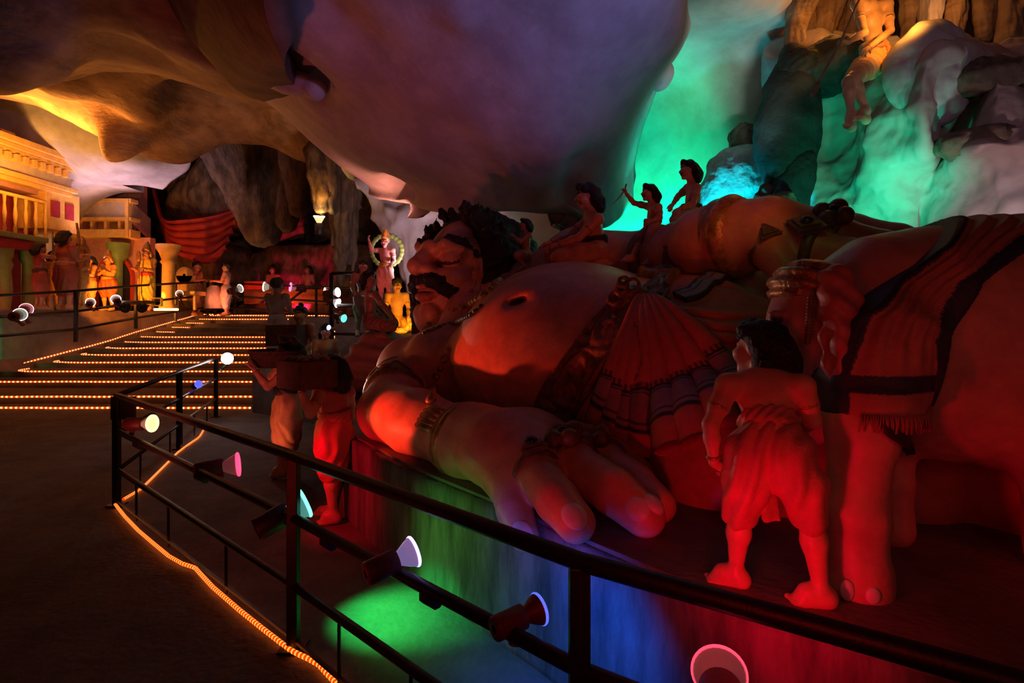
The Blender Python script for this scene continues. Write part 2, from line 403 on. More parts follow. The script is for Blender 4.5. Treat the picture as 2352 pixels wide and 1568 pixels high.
def lin(p, n):
    p = np.asarray(p, float); t = np.linspace(0, len(p)-1, n+1); i = np.minimum(t.astype(int), len(p)-2); u = (t-i)[:, None]; u = u*.85+.15*u*u*(3-2*u)
    return p[i]*(1-u)+p[i+1]*u
def patch(name, rows, nu, nv, m, thick=.25, bumps=(), na=.05, ns=.8, parent=None, kind='structure', stretch=(1, 1, 1), flip=False, ridge=0, rs=1.3, facet=False):
    """rows of (px,py,depth) control points -> smooth rock sheet standing at that depth"""
    C = np.array([[P(*q) for q in r] for r in rows])
    cm = lin if facet else catmull
    A = np.array([cm(r, nv-1) for r in C]); G = np.stack([cm(A[:, j], nu-1) for j in range(nv)], 1)
    V = G.reshape(-1, 3); F = np.array(grid_faces(nu, nv)); n = vnormals(V, F)
    view = V-V3(0, 0, EYE); s = np.sign((n*view).sum(1).mean()); n = n*(-s)
    if s > 0: F = F[:, ::-1]
    d = na*fbm(V*ns*np.array(stretch), 4)
    if ridge: d = d+ridge*(.35-np.abs(vnoise(V*rs+9))*1.3)+ridge*.5*(.3-np.abs(vnoise(V*rs*2.3+4)))
    for px, py, Y, amp, rad in bumps:
        c = P(px, py, Y); q = V-c; d = d+amp*np.exp(-(q*q).sum(1)/(rad*rad))
    V = V+n*d[:, None]
    o = mk(name, V, F, m, parent, True)
    md = o.modifiers.new('thick', 'SOLIDIFY'); md.thickness = thick; md.offset = -1
    if kind: o['kind'] = kind
    return o
def fan(name, top, bot, m, **k): return patch(name, [top, bot], 12, 40, m, **k)

# ------------------------------------------------------------ floor, plinth, stairs
def slab(name, poly, z0, z1, m, kind='structure', parent=None, sub=True):
    n = len(poly); V = [(x, y, z0) for x, y in poly]+[(x, y, z1) for x, y in poly]
    F = [tuple(range(n))[::-1], tuple(range(n, 2*n))]+[(i, (i+1) % n, (i+1) % n+n, i+n) for i in range(n)]
    o = mk(name, V, F, m, parent, False)
    if kind: o['kind'] = kind
    return o
nx, ny = 90, 70
gx = np.linspace(-16, 9, nx); gy = np.linspace(-2, 12.5, ny)
G = np.array([(x, y, 0) for y in gy for x in gx]); G[:, 2] = -.006+.008*fbm(G*.9+5, 3)
fl = mk('floor', G, np.array(grid_faces(ny, nx)), M_FLOOR); fl['kind'] = 'structure'
md = fl.modifiers.new('thick', 'SOLIDIFY'); md.thickness = .1; md.offset = -1

EDGE = [(-1.62, 5.1), (-1.30, 4.6), (-.65, 3.65), (-.04, 2.89), (.6, 2.1), (.82, 1.87), (1.26, 1.49), (2.1, .9), (3.4, .2)]
PZ = .68
poly = EDGE+[(6.3, 0), (6.3, 9.5), (-2.4, 9.5), (-2.3, 6.3)]
# front wall as a slightly uneven skin, platform top
rows = []
EC = catmull([(x, y, 0) for x, y in EDGE], 160)
V = []; 
for z in np.linspace(-.03, PZ-.02, 16):
    for q in EC: V.append((q[0], q[1], z))
V = np.array(V); F = np.array(grid_faces(16, 161)); nn = vnormals(V, F)
V = V+nn*(.012*fbm(V*3, 4))[:, None]
plinth = thing('statue_plinth', 'low concrete plinth with stained front face under the reclining giant', 'plinth', (.6, 2.3, 0))
o = mk('front_face', V, F, M_CONC, plinth); md = o.modifiers.new('t', 'SOLIDIFY'); md.thickness = .08; md.offset = 0
slab('platform_top', [tuple(q[:2]) for q in catmull([(x, y, 0) for x, y in EDGE], 60)]+[(6.3, 0), (6.3, 9.5), (-2.4, 9.5), (-2.3, 6.3)], PZ-.07, PZ, M_PLAT, None, plinth)

STY = [10, 10.5, 11.8, 12.7, 13.6, 14.4, 15.2, 15.9, 16.5, 17.1, 17.8, 18.5, 19.2, 20]
RISE = .125
def sx0(Y): return -11.6+(Y-10)*.085
def sx1(Y): return -4.62-(Y-10)*.12
M_STEP = mat('stair_concrete', (.17, .12, .1), rough=.85, col2=(.1, .07, .06), scale=3, bump=.4)
stair = thing('staircase', 'wide flight of shallow dark steps edged with rope lights', 'stairs', (-8, 10, 0))
for i in range(1, 14):
    y0 = STY[i-1]+.12 if i == 1 else STY[i]-.0
    y0 = STY[i]+.05; y1 = (STY[i+1]+.05) if i < 13 else 20.6
    z = RISE*i
    a, b, c, d = sx0(y0), sx1(y0)+.1, sx1(y1)+.1, sx0(y1)
    slab('step', [(a-.6, y0), (b, y0), (c, y1+.02), (d-.6, y1+.02)], 0 if i < 2 else z-RISE*1.6, z, M_STEP, None, stair)
TZ = RISE*13
M_DECK = mat('upper_deck_concrete', (.26, .2, .2), rough=.7, col2=(.15, .11, .12), scale=1.5, bump=.3)
slab('floor.001', [(-30, 20.6), (16, 20.6), (16, 30), (-30, 30)], TZ-.3, TZ, M_FLOOR)
# left exhibit platform (flush with the head of the stairs)
slab('floor.002', [(-11.9, 13.2), (-11.55, 14.6), (-11.2, 20.6), (-30, 20.6), (-30, 12.2), (-14, 12.3)], .2, TZ-.02, M_DECK)
slab('floor.003', [(-11.7, 10.2), (-11.2, 20.6), (-12.6, 20.6), (-13.6, 12.2), (-30, 11.6), (-30, 9.6)], -.3, .62, M_DECK)
# raised side behind the basket carriers
slab('floor.004', [(-4.4, 9.6), (-2.4, 8.2), (-2.0, 9.0), (6, 9.3), (6, 20.6), (-5.8, 20.6)], -.2, .75, M_STEP)
slab('floor.005', [(-5.6, 20.6), (-5.6, 14.2), (5, 13.8), (5, 20.6)], .7, TZ-.03, M_FLOOR)

# ------------------------------------------------------------ rope lights
def rope_mat(name, c1, c2, st, sp):
    m = bpy.data.materials.new(name); m.use_nodes = True; N = m.node_tree.nodes; L = m.node_tree.links
    b = N['Principled BSDF']; b.inputs['Base Color'].default_value = (.5, .08, .02, 1); b.inputs['Roughness'].default_value = .3
    a = N.new('ShaderNodeAttribute'); a.attribute_name = 'along'
    s = N.new('ShaderNodeMath'); s.operation = 'DIVIDE'; s.inputs[1].default_value = sp; L.new(a.outputs['Fac'], s.inputs[0])
    f = N.new('ShaderNodeMath'); f.operation = 'PINGPONG'; f.inputs[1].default_value = .5; L.new(s.outputs[0], f.inputs[0])
    r = N.new('ShaderNodeValToRGB'); e = r.color_ramp.elements
    e[0].position = .2; e[0].color = (*c1, 1); e[1].position = .42; e[1].color = (*c2, 1)
    L.new(f.outputs[0], r.inputs[0]); L.new(r.outputs[0], b.inputs['Emission Color']); b.inputs['Emission Strength'].default_value = st
    return m
M_ROPE_F = rope_mat('rope_light_far', (.42, .02, .0), (1, .40, .13), 3.0, .09)
M_ROPE_N = rope_mat('rope_light_near', (.5, .022, .0), (1, .3, .045), 2.3, .027)
def rope(label, pts, r, m, res, jit=.015, gp='rope lights along the steps', seg=6):
    pts = np.asarray(pts, float)
    L = np.r_[0, np.cumsum(np.linalg.norm(np.diff(pts, axis=0), axis=1))]; n = max(int(L[-1]/.2), 4)
    c = catmull(pts, n); 
    ph = random.random()*9
    for i in range(len(c)): c[i][1] += jit*math.sin(i*.55+ph)+jit*.6*math.sin(i*1.3+ph); 
    L = np.r_[0, np.cumsum(np.linalg.norm(np.diff(c, axis=0), axis=1))]; N = int(L[-1]/res)+2
    t = np.linspace(0, L[-1], N); c = np.stack([np.interp(t, L, c[:, k]) for k in range(3)], 1)
    V, F = tube_geo(c, r, seg); 
    o = mk('rope_light', V, F, m, None, True, None, np.repeat(t, seg)); tag(o, label, 'rope light', gp); return o
ords = ['bottom', 'second', 'third', 'fourth', 'fifth', 'sixth', 'seventh', 'eighth', 'ninth', 'tenth', 'eleventh', 'twelfth', 'thirteenth', 'top']
for i in range(14):
    Y = STY[i]; z = RISE*i+.012; a = sx0(Y)-.1; b = sx1(Y)
    if i >= 8: b = sx1(Y)-.4
    pts = [(a+.9, Y, z)]+[(a+.9+(b-a-.9)*t, Y, z) for t in (.2, .4, .6, .8, 1)]
    if i >= 2:
        yn = STY[min(i+1, 13)]; pts = [(a+.05, Y+(yn-Y)*.75, z), (a+.25, Y+.18, z)]+pts
    else: pts = [(a-2.5, Y+.05, z)]+pts
    lab = 'orange rope light along the front edge of the %s stair' % ords[i] if 0 < i < 13 else ('orange rope light on the floor at the foot of the stairs' if i == 0 else 'orange rope light along the topmost stair edge')
    if i in (9, 10, 11): # only short lit ends here
        rope(lab, [(a+.05, Y+.5, z), (a+.35, Y+.2, z), (a+.9, Y, z)], .016, M_ROPE_F, .03, 0)
    else: rope(lab, pts, .0165, M_ROPE_F, .028)
rope('orange rope light running up the left side of the stairs', [(sx0(Y)-.25, Y, RISE*i*1.0+.05) for i, Y in enumerate(STY) if i >= 1]+[(-10.3, 20.5, TZ+.03)], .019, M_ROPE_F, .03, .01, 'rope lights along the stair sides')
rope('short orange rope light turning up the right end of the lowest stairs', [(sx1(10.5), 10.5, RISE+.01), (sx1(10.5)+.05, 10.9, RISE+.03), (sx1(10.5)+.1, 11.2, .3), (sx1(10.5)+.6, 11.2, .3)], .0165, M_ROPE_F, .028, 0, 'rope lights along the stair sides')
rope('orange rope light on the upper landing in front of the far railing', [(-10.2, 20.55, TZ+.02), (-9, 20.5, TZ+.02), (-8.6, 20.6, TZ+.02)], .018, M_ROPE_F, .03, .01, 'rope lights on the landing')
rope('short orange rope light beside the red draped exhibit', [P(675, 739, 14.4), P(700, 737, 14.5), P(725, 739, 14.4)], .014, M_ROPE_F, .028, 0, 'rope lights on the landing')
rope('vertical orange rope light by the tall railing post', [P(765, 712, 10.08), P(758, 735, 10.08), P(768, 750, 10.08), P(764, 815, 10.08)], .014, M_ROPE_F, .028, 0, 'rope lights on the landing')

def G0(px, py): # point on the floor
    Y = F_PX*EYE/(py-HY); return P(px, py, Y)
def lift(p, h): return np.array(p)+V3(0, 0, h)
near_pts = [G0(262, 1158), G0(300, 1205), G0(350, 1250), G0(400, 1290), G0(438, 1305), G0(452, 1312), G0(480, 1345), G0(560, 1415), G0(630, 1470), G0(668, 1500), G0(700, 1515), G0(735, 1535), G0(775, 1580), G0(830, 1640)]
rope('bright orange rope light on the floor along the near railing', [lift(p, .014) for p in near_pts], .0125, M_ROPE_N, .0045, 0, 'rope lights on the floor', 8)
back_pts = [G0(283, 1150), G0(320, 1128), G0(335, 1115), G0(390, 1060), G0(410, 1040), G0(440, 1018), G0(458, 1005), G0(468, 988)]
rope('orange rope light on the floor behind the railing corner', [lift(p, .014) for p in back_pts], .0125, M_ROPE_N, .0045, 0, 'rope lights on the floor', 8)

# ------------------------------------------------------------ railings
def rail_z(p, z): return V3(p[0], p[1], z)
RH = .95
post_px = [(265, 1160), (680, 1490)]
R0 = G0(268, 1160); R1 = G0(674, 1488)
R2 = V3(.19, 1.60, 0); R3 = V3(.72, 1.235, 0); R4 = V3(1.15, .93, 0)
B1 = G0(412, 1030); B2 = G0(496, 957); B3 = G0(560, 925)
rail = thing('railing', 'black pipe railing with three rails around the giant, nearest the camera', 'railing', R0)
path = [R0, R1, R2, R3, R4]
for z, r in ((RH, .027), (.645, .024), (.31, .021)):
    pts = [rail_z(p, z) for p in path]
    tube('rail', np.concatenate([catmull([pts[0], pts[1]], 4), catmull([pts[1], pts[2]], 4)[1:], catmull(pts[2:], 8)[1:]]), r, M_RAIL, rail, 10)
for z, r in ((RH, .024), (.62, .02), (.3, .018)):
    tube('rail', [rail_z(R0, z), rail_z(B1, z), rail_z(B2, z)], r, M_RAIL, rail, 10)
for p, r in ((R0, .032), (R1, .033), (R2, .036), (B1, .034), (B2, .032)):
    o = MB().box((p[0], p[1], RH/2-.02), (r*.8, r*.8, RH/2+.01)).build('post', M_RAIL, rail, False, .004)
    MB().box((p[0], p[1], .006), (.06, .06, .006)).build('base_plate', M_RAIL, rail)
# thin lower bar and uprights under the lowest rail
thin = [rail_z(p, .045) for p in path]
bar('bottom_bar', thin[0], thin[1], .011, M_RAIL, rail); bar('bottom_bar', thin[1], thin[2], .011, M_RAIL, rail)
for a, b, ts in ((R0, R1, (.18, .42, .74)), (R1, R2, (.25, .55, .8)), (R0, B1, (.3, .8)), (B1, B2, (.35, .7))):
    for t in ts:
        q = a+(b-a)*t; bar('baluster', rail_z(q, 0), rail_z(q, .31), .009, M_RAIL, rail, 4)
for a, b in ((R0, R1), (R1, R2)):
    for t in (.2, .62):
        q = a+(b-a)*t; MB().tube([rail_z(q, .62)-(b-a)*.02, rail_z(q, .62)+(b-a)*.02], .031, 8).build('bracket', M_RAIL, rail)
d0 = nrm((R1-R0)*V3(1, 1, 0)); up = V3(0, 0, 1)
MB().box(R0+V3(0, 0, .84)+V3(.045, .02, 0), (.10, .012, .10), frame(V3(.9, .1, 0))[[1, 0, 2]]).build('sign_plate', M_RAIL, rail, False, .003)

def railing(label, pts, h, rr=.034, zs=(1, .6, .25), cat='railing', posts=True, gp=None):
    r = thing('railing', label, 'railing', pts[0], gp)
    for f in zs: tube('rail', [lift(p, h*f) for p in pts], rr, M_RAIL, r, 6)
    if posts:
        for p in pts: bar('post', p, lift(p, h*1.0), rr*1.35, M_RAIL, r)
    return r
railing('dark railing climbing the left side of the stairs', [V3(-13.6, 10.6, .6), V3(-10.25, 13.3, 1.02), V3(-10.5, 15.8, 1.27), V3(-10.7, 18.0, 1.46), V3(-10.75, 20.0, TZ)], 1.2)
railing('dark railing across the upper landing before the red exhibit', [V3(-10.6, 20.2, TZ), V3(-9.85, 20.1, TZ), V3(-6.4, 18.5, TZ-.2), V3(-4.4, 16.6, TZ-.35), V3(-3.9, 15.2, TZ-.35)], 1.15)
railing('short dark railing with square frame beside the kneeling drummer', [P(762, 813, 10.0), P(850, 813, 10.0), P(900, 813, 10.0)], 1.43)

# ------------------------------------------------------------ cave shell
patch('ceiling', [
 [(60,-330,8.5),(120,-300,7.0),(350,-280,5.4),(500,-260,4.7),(700,-250,4.4),(1000,-250,4.0),(1350,-250,4.0),(1600,-250,4.4),(1700,-300,5.6)],
 [(400,-80,9.5),(358,0,7.8),(500,0,6.4),(600,20,5.7),(760,20,5.3),(1050,0,4.9),(1350,0,4.8),(1545,0,5.3),(1600,-60,6.8)],
 [(560,80,10.5),(490,135,8.6),(645,132,7.0),(720,150,6.3),(860,120,5.8),(1080,130,5.4),(1320,130,5.3),(1535,115,5.9),(1590,60,7.3)],
 [(700,170,11),(622,238,9.4),(690,250,7.8),(800,250,6.9),(990,255,6.2),(1130,260,5.9),(1300,260,5.9),(1465,230,6.4),(1530,160,7.6)],
 [(800,290,11),(735,345,9.6),(800,355,8.2),(900,360,7.4),(1090,360,6.7),(1170,370,6.5),(1300,370,6.3),(1415,345,6.8),(1480,280,7.8)],
 [(900,340,11.2),(838,415,10.0),(900,430,8.8),(1000,430,7.9),(1160,430,7.1),(1225,440,6.9),(1310,440,6.8),(1393,430,7.1),(1455,380,8)],
 [(920,390,11.6),(850,440,10.4),(910,462,9.2),(1010,485,8.4),(1180,486,7.5),(1252,492,7.3),(1320,505,7.2),(1385,525,7.4),(1450,470,8.2)],
 [(930,360,12.4),(900,400,11.6),(960,410,11),(1060,410,10.4),(1180,410,9.8),(1260,410,9.6),(1320,410,9.5),(1380,400,9.3),(1450,380,9.6)]],
 110, 130, M_CAVE, .3, bumps=[(1060,40,5,.10,.22),(1250,95,5.1,-.05,.2),(1340,390,6.6,-.22,.3),(690,190,6.8,-.35,.32),(760,45,5.4,-.12,.35),(910,435,8.6,-.3,.25),(1305,470,6.9,-.2,.25)], na=.035, ns=.7)
# recessed end under the hull, behind the giant's hair
patch('ceiling.001', [
 [(780,330,13),(900,380,12.5),(1060,400,12),(1250,420,11),(1450,430,10)],
 [(826,430,12.4),(900,470,12),(1060,480,11.5),(1250,500,10.6),(1450,520,9.8)],
 [(838,478,12.6),(900,520,12.2),(1000,560,11.6),(1250,600,10.6),(1450,640,9.8)],
 [(880,540,12.8),(930,640,12.4),(1000,700,11.6),(1250,760,10.6),(1450,760,9.8)]], 30, 60, M_CAVEW, .3, na=.12, ns=1.1, ridge=.25, rs=1.2)
# upper left sheets
patch('ceiling.002', [
 [(-300,-260,5.4),(0,-260,5.2),(200,-260,5.0),(400,-260,5.0),(560,-260,5.6)],
 [(-300,-40,6.4),(0,-40,6.2),(200,-40,6.1),(400,-40,6.6),(560,-20,7.6)],
 [(-300,110,7.0),(0,90,6.7),(200,50,6.6),(400,70,7.0),(600,120,8.2)],
 [(-300,240,7.5),(0,206,7.2),(180,104,7.15),(420,145,7.6),(660,225,9.0)],
 [(-300,250,8.9),(0,214,8.9),(180,178,8.9),(420,184,9.3),(660,250,10.4)],
 [(-300,160,10.4),(0,120,10.2),(180,100,10.4),(420,100,10.4),(660,170,11.4)]],
 80, 90, M_CAVEB, .3, bumps=[(60,80,7.2,.35,.55),(260,40,7.1,-.25,.35),(340,100,7.6,-.2,.4),(420,30,7,.15,.3)], na=.1, ns=.8, stretch=(1,.5,1.4))
patch('ceiling.003', [
 [(-300,100,9.6),(0,100,9.6),(150,90,9.8),(300,90,10),(450,90,10.4),(620,130,11),(780,200,12),(900,300,12.6)],
 [(-300,190,11),(0,190,11),(150,190,11),(300,190,11.2),(450,200,11.6),(620,245,12.2),(750,310,13),(880,400,13.4)],
 [(-300,200,12.2),(0,215,12.2),(150,235,12.2),(300,270,12.4),(450,285,13),(600,300,13.2),(720,340,13.6),(860,425,14)],
 [(-300,210,13.2),(0,226,13.4),(150,275,13.6),(300,345,14),(420,372,14.6),(530,326,15),(700,372,14.8),(850,440,14.8)],
 [(-300,120,15),(0,140,15),(150,180,15.4),(300,250,15.8),(420,290,16),(530,270,16.6),(700,300,16.4),(850,360,16)]],
 70, 120, M_CAVEB, .3, bumps=[(285,292,13.0,1.1,.42),(245,255,12.6,-.5,.5),(440,215,12.2,-1.2,.55),(330,230,12.4,.3,.5),(545,255,12.8,-1.1,.6),(150,200,11,.3,.7),(470,310,13.4,-.6,.8)], na=.12, ns=.6, stretch=(1,.6,1.4))
patch('ceiling.004', [
 [(-300,150,14.6),(0,190,14.8),(150,240,15.2),(300,310,15.8),(440,370,16.6)],
 [(-300,250,15),(0,300,15),(150,340,15.4),(300,375,16),(430,392,17)],
 [(-300,340,16),(0,370,16),(150,385,16.2),(300,400,16.6),(400,410,17.4)],
 [(-300,440,17),(0,440,17),(140,430,17),(300,422,17.4),(372,432,18)],
 [(-300,420,19),(0,410,19),(140,400,19),(300,400,19),(372,410,19.4)]],
 50, 70, M_CAVEW, .3, bumps=[(200,400,16.2,.25,.5),(90,300,15,.2,.6)], na=.08, ns=.5)
# arch opening at the left exhibit
def archband(name, arc, w, Y, dy, m):
    V = []; 
    a = catmull([P(x, y, Y) for x, y in arc], 40); c = P(*w, Y)
    for k, (o, dd) in enumerate(((0, 0), (0, dy), (1, dy), (1, 0))):
        for q in a:
            dirv = nrm((q-c)*V3(1, 0, 1)); V.append(q+V3(0, dd, 0)+dirv*(1.9 if o else 0))
    n = len(a); F = []
    for k in range(4):
        for i in range(n-1): A = k*n+i; B = ((k+1) % 4)*n+i; F.append((A, A+1, B+1, B))
    o = mk(name, V, F, m, None, True); o['kind'] = 'structure'; return o
archband('wall_left', [(84,720),(86,560),(110,500),(150,450),(210,425),(272,422)], (270,640), 17.2, 1.2, M_CAVEW)

# back wall of the far cave
patch('wall_back', [
 [(-300,300,25),(100,300,25),(330,300,25),(520,290,24),(700,300,24),(900,300,24),(1100,300,22)],
 [(-300,450,25),(100,450,25),(330,450,25),(520,420,23),(700,450,24.5),(900,450,24),(1100,450,22)],
 [(-300,600,25),(100,600,25),(330,600,25),(520,580,24.4),(700,600,25),(900,600,24),(1100,600,22)],
 [(-300,760,25),(100,760,25),(330,760,25),(520,760,24.4),(700,760,25),(900,760,24),(1100,760,22)]],
 60, 110, M_CAVEB, .3, na=.9, ns=.35, stretch=(1,1,.6))
patch('wall_back.001', [
 [(330,420,22.5),(420,400,21.5),(500,330,21),(560,320,20.5),(640,330,20.5),(720,380,21)],
 [(350,520,22.5),(430,450,21),(500,410,20.4),(580,420,20.2),(640,430,20.8),(700,450,21.6)],
 [(360,560,23),(440,500,21.2),(500,500,20.8),(570,490,20.6),(640,520,21.4),(700,520,22)],
 [(380,540,24.6),(440,530,24),(500,540,24),(570,540,24),(640,560,24),(700,560,24)]], 40, 60, M_ROCK, .3, na=.35, ns=.7)
patch('wall_back.002', [
 [(500,600,24),(560,590,23),(640,570,22.6),(740,560,22.6),(860,560,22)],
 [(500,660,23.6),(560,640,22.6),(640,640,22.2),(740,640,22),(860,640,21.6)],
 [(500,720,23.6),(560,720,22.4),(640,720,22),(740,720,21.8),(860,720,21.4)]], 24, 50, M_ROCK, .3, na=.4, ns=.6)
# right hand walls
patch('wall_right', [
 [(1300,-260,5.8),(1450,-260,5.2),(1560,-260,5.2),(1680,-260,5.4),(1800,-260,5.8),(1900,-260,6.2)],
 [(1300,0,7.2),(1450,0,6.8),(1560,0,6.3),(1690,0,6.2),(1790,0,6.4),(1890,0,6.8)],
 [(1300,110,8.6),(1440,110,8.0),(1560,110,7.4),(1650,110,7.3),(1760,110,7.2),(1880,110,7.2)],
 [(1300,280,9),(1440,280,8.9),(1550,280,8.3),(1650,280,7.8),(1750,280,7.4),(1880,280,7.2)],
 [(1300,450,9.2),(1440,450,9.0),(1550,450,8.5),(1650,450,8.1),(1750,450,7.8),(1880,450,7.4)],
 [(1300,700,9.4),(1440,700,9.0),(1550,700,8.6),(1650,700,8.3),(1750,700,8),(1880,700,7.6)]],
 80, 80, M_CAVEP, .3, bumps=[(1740,230,7.3,.12,.35),(1555,235,8.0,-.1,.5)], na=.035, ns=.9)
def boulder(name, px, py, Y, r, m, label, seed=0, amp=.22, ns=1.6, R=None, cat='boulder', vox=None, group=None):
    s = Sculpt(vox or max(r)/22); c = P(px, py, Y); s.ell(c, r, R)
    o = s.mesh(name, m, None, disp=lambda V, n: min(r)*amp*fbm(V*ns/min(r)*.6+seed, 4))
    return tag(o, label, cat, group)
patch('wall_right.001', [
 [(1820,40,7.3),(1880,55,6.9),(1960,70,6.7),(2050,80,6.3),(2100,92,5.9),(2180,84,5.7),(2270,100,5.6),(2330,90,5.6),(2420,90,5.4),(2560,90,5)],
 [(1760,110,7.0),(1850,115,6.6),(1950,150,6.3),(2030,160,5.7),(2105,105,5.2),(2190,95,5.0),(2282,130,5.2),(2330,130,5.3),(2400,150,5.1),(2560,180,4.8)],
 [(1750,250,7.0),(1850,240,6.6),(1940,250,6.3),(2010,220,5.6),(2090,190,5.15),(2142,170,4.95),(2250,210,5.45),(2290,165,4.9),(2400,240,4.8),(2560,250,4.7)],
 [(1770,360,6.9),(1860,350,6.6),(1950,330,6.4),(1985,320,5.7),(2070,300,5.3),(2135,330,5.1),(2180,325,5.6),(2260,290,4.8),(2360,300,4.75),(2560,310,4.6)],
 [(1780,440,6.9),(1865,430,6.4),(1950,430,6.1),(1980,430,5.8),(2060,420,5.5),(2130,400,5.4),(2165,385,5.3),(2240,340,4.7),(2350,330,4.6),(2560,340,4.5)],
 [(1780,520,6.9),(1865,500,6.3),(1950,500,6.0),(1985,500,5.9),(2070,500,5.6),(2120,480,5.5),(2170,440,5.2),(2250,420,4.95),(2340,420,4.7),(2560,420,4.5)],
 [(1780,640,6.9),(1865,640,6.3),(1950,640,5.9),(2000,640,5.9),(2080,640,5.6),(2130,640,5.5),(2190,600,5.0),(2270,600,4.8),(2350,600,4.6),(2560,600,4.5)]],
 140, 180, M_CAVEP, .04, bumps=[(2010,320,5.6,.06,.1),(2100,250,5.1,.05,.06),(2300,370,4.9,-.08,.15)], na=.05, ns=2.6, ridge=.06, rs=2.4)
patch('ceiling.006', [
 [(340,-90,6.4),(480,-90,5.3),(590,-90,4.6)],
 [(418,60,6.9),(530,50,5.6),(612,40,4.95)],
 [(500,160,7.4),(590,148,6.0),(650,133,5.35)],
 [(550,212,8.0),(620,190,6.9),(660,172,6.3)],
 [(605,236,8.9),(650,224,8.0),(690,214,7.4)]], 40, 40, M_CAVE_SHADE, .25, na=.02, ns=1.2)
# ceiling above right and closing shell
patch('ceiling.005', [
 [(1640,-420,4.2),(1900,-420,3.8),(2200,-420,3.6),(2700,-420,3.4)],
 [(1700,-180,6),(1900,-180,5.8),(2200,-180,5.6),(2700,-180,5.2)],
 [(1760,-60,7.6),(1900,-60,7.6),(2200,-60,7.4),(2700,-60,7.0)],
 [(1790,120,8),(1900,120,8),(2200,120,7.8),(2700,120,7.4)]], 40, 60, M_CAVEB, .3, na=.15, ns=1)
slab('wall_right.002', [(6.4, -6), (6.7, -6), (6.7, 12), (6.4, 12)], -.1, 6.5, M_CAVE)
slab('wall_left.001', [(-30, 9), (-29.7, 9), (-29.7, 30), (-30, 30)], -.1, 9, M_CAVE)
slab('wall_front', [(-31, -6.3), (7, -6.3), (7, -6), (-31, -6)], -.1, 7, M_CAVE)

# hanging rock curtain with the orange lamp
def column_rock(name, pts, rs, m, label, disp=.03, ns=(6, 6, 1.2), vox=.03, cat='rock formation', group=None, extra=()):
    s = Sculpt(vox); s.tube(pts, rs, .05)
    for a, b, ra, rb in extra: s.cap(a, b, ra, rb, .05)
    o = s.mesh(name, m, None, disp=lambda V, n: disp*fbm(V*np.array(ns), 4)); return tag(o, label, cat, group)
Yh = 13.0
column_rock('hanging_rock', [P(722, 350, Yh), P(728, 400, Yh), P(735, 450, Yh), P(738, 480, Yh)], [.26, .24, .19, .14], M_ROCK, 'pillar of hanging rock lit orange by the lamp beneath it', .07, (5, 5, 1.4),
  extra=[(P(757,360,Yh+.1),P(762,480,Yh+.1),.16,.1),(P(708,365,Yh),P(714,400,Yh),.07,.05)])
column_rock('hanging_rock', [P(795, 345, Yh+.7), P(798, 420, Yh+.7), P(790, 520, Yh+.6), P(785, 600, Yh+.6), P(782, 650, Yh+.6)], [.42, .36, .24, .16, .06], M_ROCK, 'tall dark brown stalactite hanging right of the orange-lit pillar', .08, (5, 5, 1.2),
  extra=[(P(818,340,Yh+.8),P(835,470,Yh+.8),.3,.14),(P(812,420,Yh+.8),P(808,640,Yh+.7),.2,.05),(P(770,350,Yh+.7),P(772,560,Yh+.7),.22,.1)])
column_rock('hanging_rock', [P(560, 340, 19), P(585, 420, 19), P(600, 520, 19), P(640, 340, 19.4)], [1.3, 1.0, .5, .9], M_ROCK, 'broad dark rock mass hanging above the red drape', .2, (1.6, 1.6, .5), .1,
  extra=[(P(650,340,19),P(655,500,19),.55,.3),(P(690,350,18),P(690,480,18),.5,.22)])
# top right drip pillars
for i, (x0, y0, x1, y1, Y, r0, r1, lab) in enumerate([
  (1835,-120,1830,100,6.6,.17,.10,'leftmost warm-lit drip column behind the spear guard'),
  (1900,-140,1885,105,6.9,.26,.16,'wide amber-lit drip column left of the spear guard'),
  (1955,-120,1945,95,7.0,.16,.12,'amber drip column directly behind the seated spear guard'),
  (2082,-120,2085,90,6.5,.10,.07,'slim amber drip column just right of the spear guard'),
  (2135,-120,2130,92,6.4,.13,.09,'pale knobbly drip column at the top right'),
  (2200,-120,2190,80,6.3,.12,.08,'dark brown drip column right of the pale knobbly one'),
  (2250,-120,2255,84,6.3,.13,.07,'thin dark drip column near the top right corner'),
  (2330,-120,2320,80,6.2,.18,.12,'rightmost dark drip column at the picture edge')]):
    m = M_CAVEB if i != 4 else M_CAVEW
    column_rock('drip_column', [P(x0,y0,Y), P((x0+x1)/2+8,(y0+y1)/2,Y), P(x1,y1,Y)], [r0,(r0+r1)/2*1.1,r1], m, lab, .05, (9,9,2.2), .016, 'rock column')
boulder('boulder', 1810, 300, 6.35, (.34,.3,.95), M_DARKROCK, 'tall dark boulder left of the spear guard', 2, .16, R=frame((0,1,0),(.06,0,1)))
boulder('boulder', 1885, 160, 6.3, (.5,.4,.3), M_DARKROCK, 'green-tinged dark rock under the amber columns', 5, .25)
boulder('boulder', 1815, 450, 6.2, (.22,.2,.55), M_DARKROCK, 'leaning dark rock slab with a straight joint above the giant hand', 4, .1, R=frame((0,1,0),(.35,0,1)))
boulder('boulder', 1700, 430, 7.1, (.5,.36,.52), mat('pale_cyan_rock', (.55,.6,.6), rough=.7, noise=.35, scale=7, bump=1, bscale=25), 'pale boulder lit cyan between the seated man and the armlet', 7, .18)
boulder('boulder', 1705, 340, 7.2, (.22,.2,.3), M_ROCK, 'rough knob of rock on top of the cyan boulder', 8, .35)
boulder('boulder', 1765, 455, 6.3, (.14,.12,.16), M_ROCK, 'small mossy green rock beside the dark slab', 9, .35)
boulder('boulder', 1790, 520, 6.0, (.25,.2,.4), M_ROCK, 'rough rock lodged behind the giant bracelet', 10, .3)
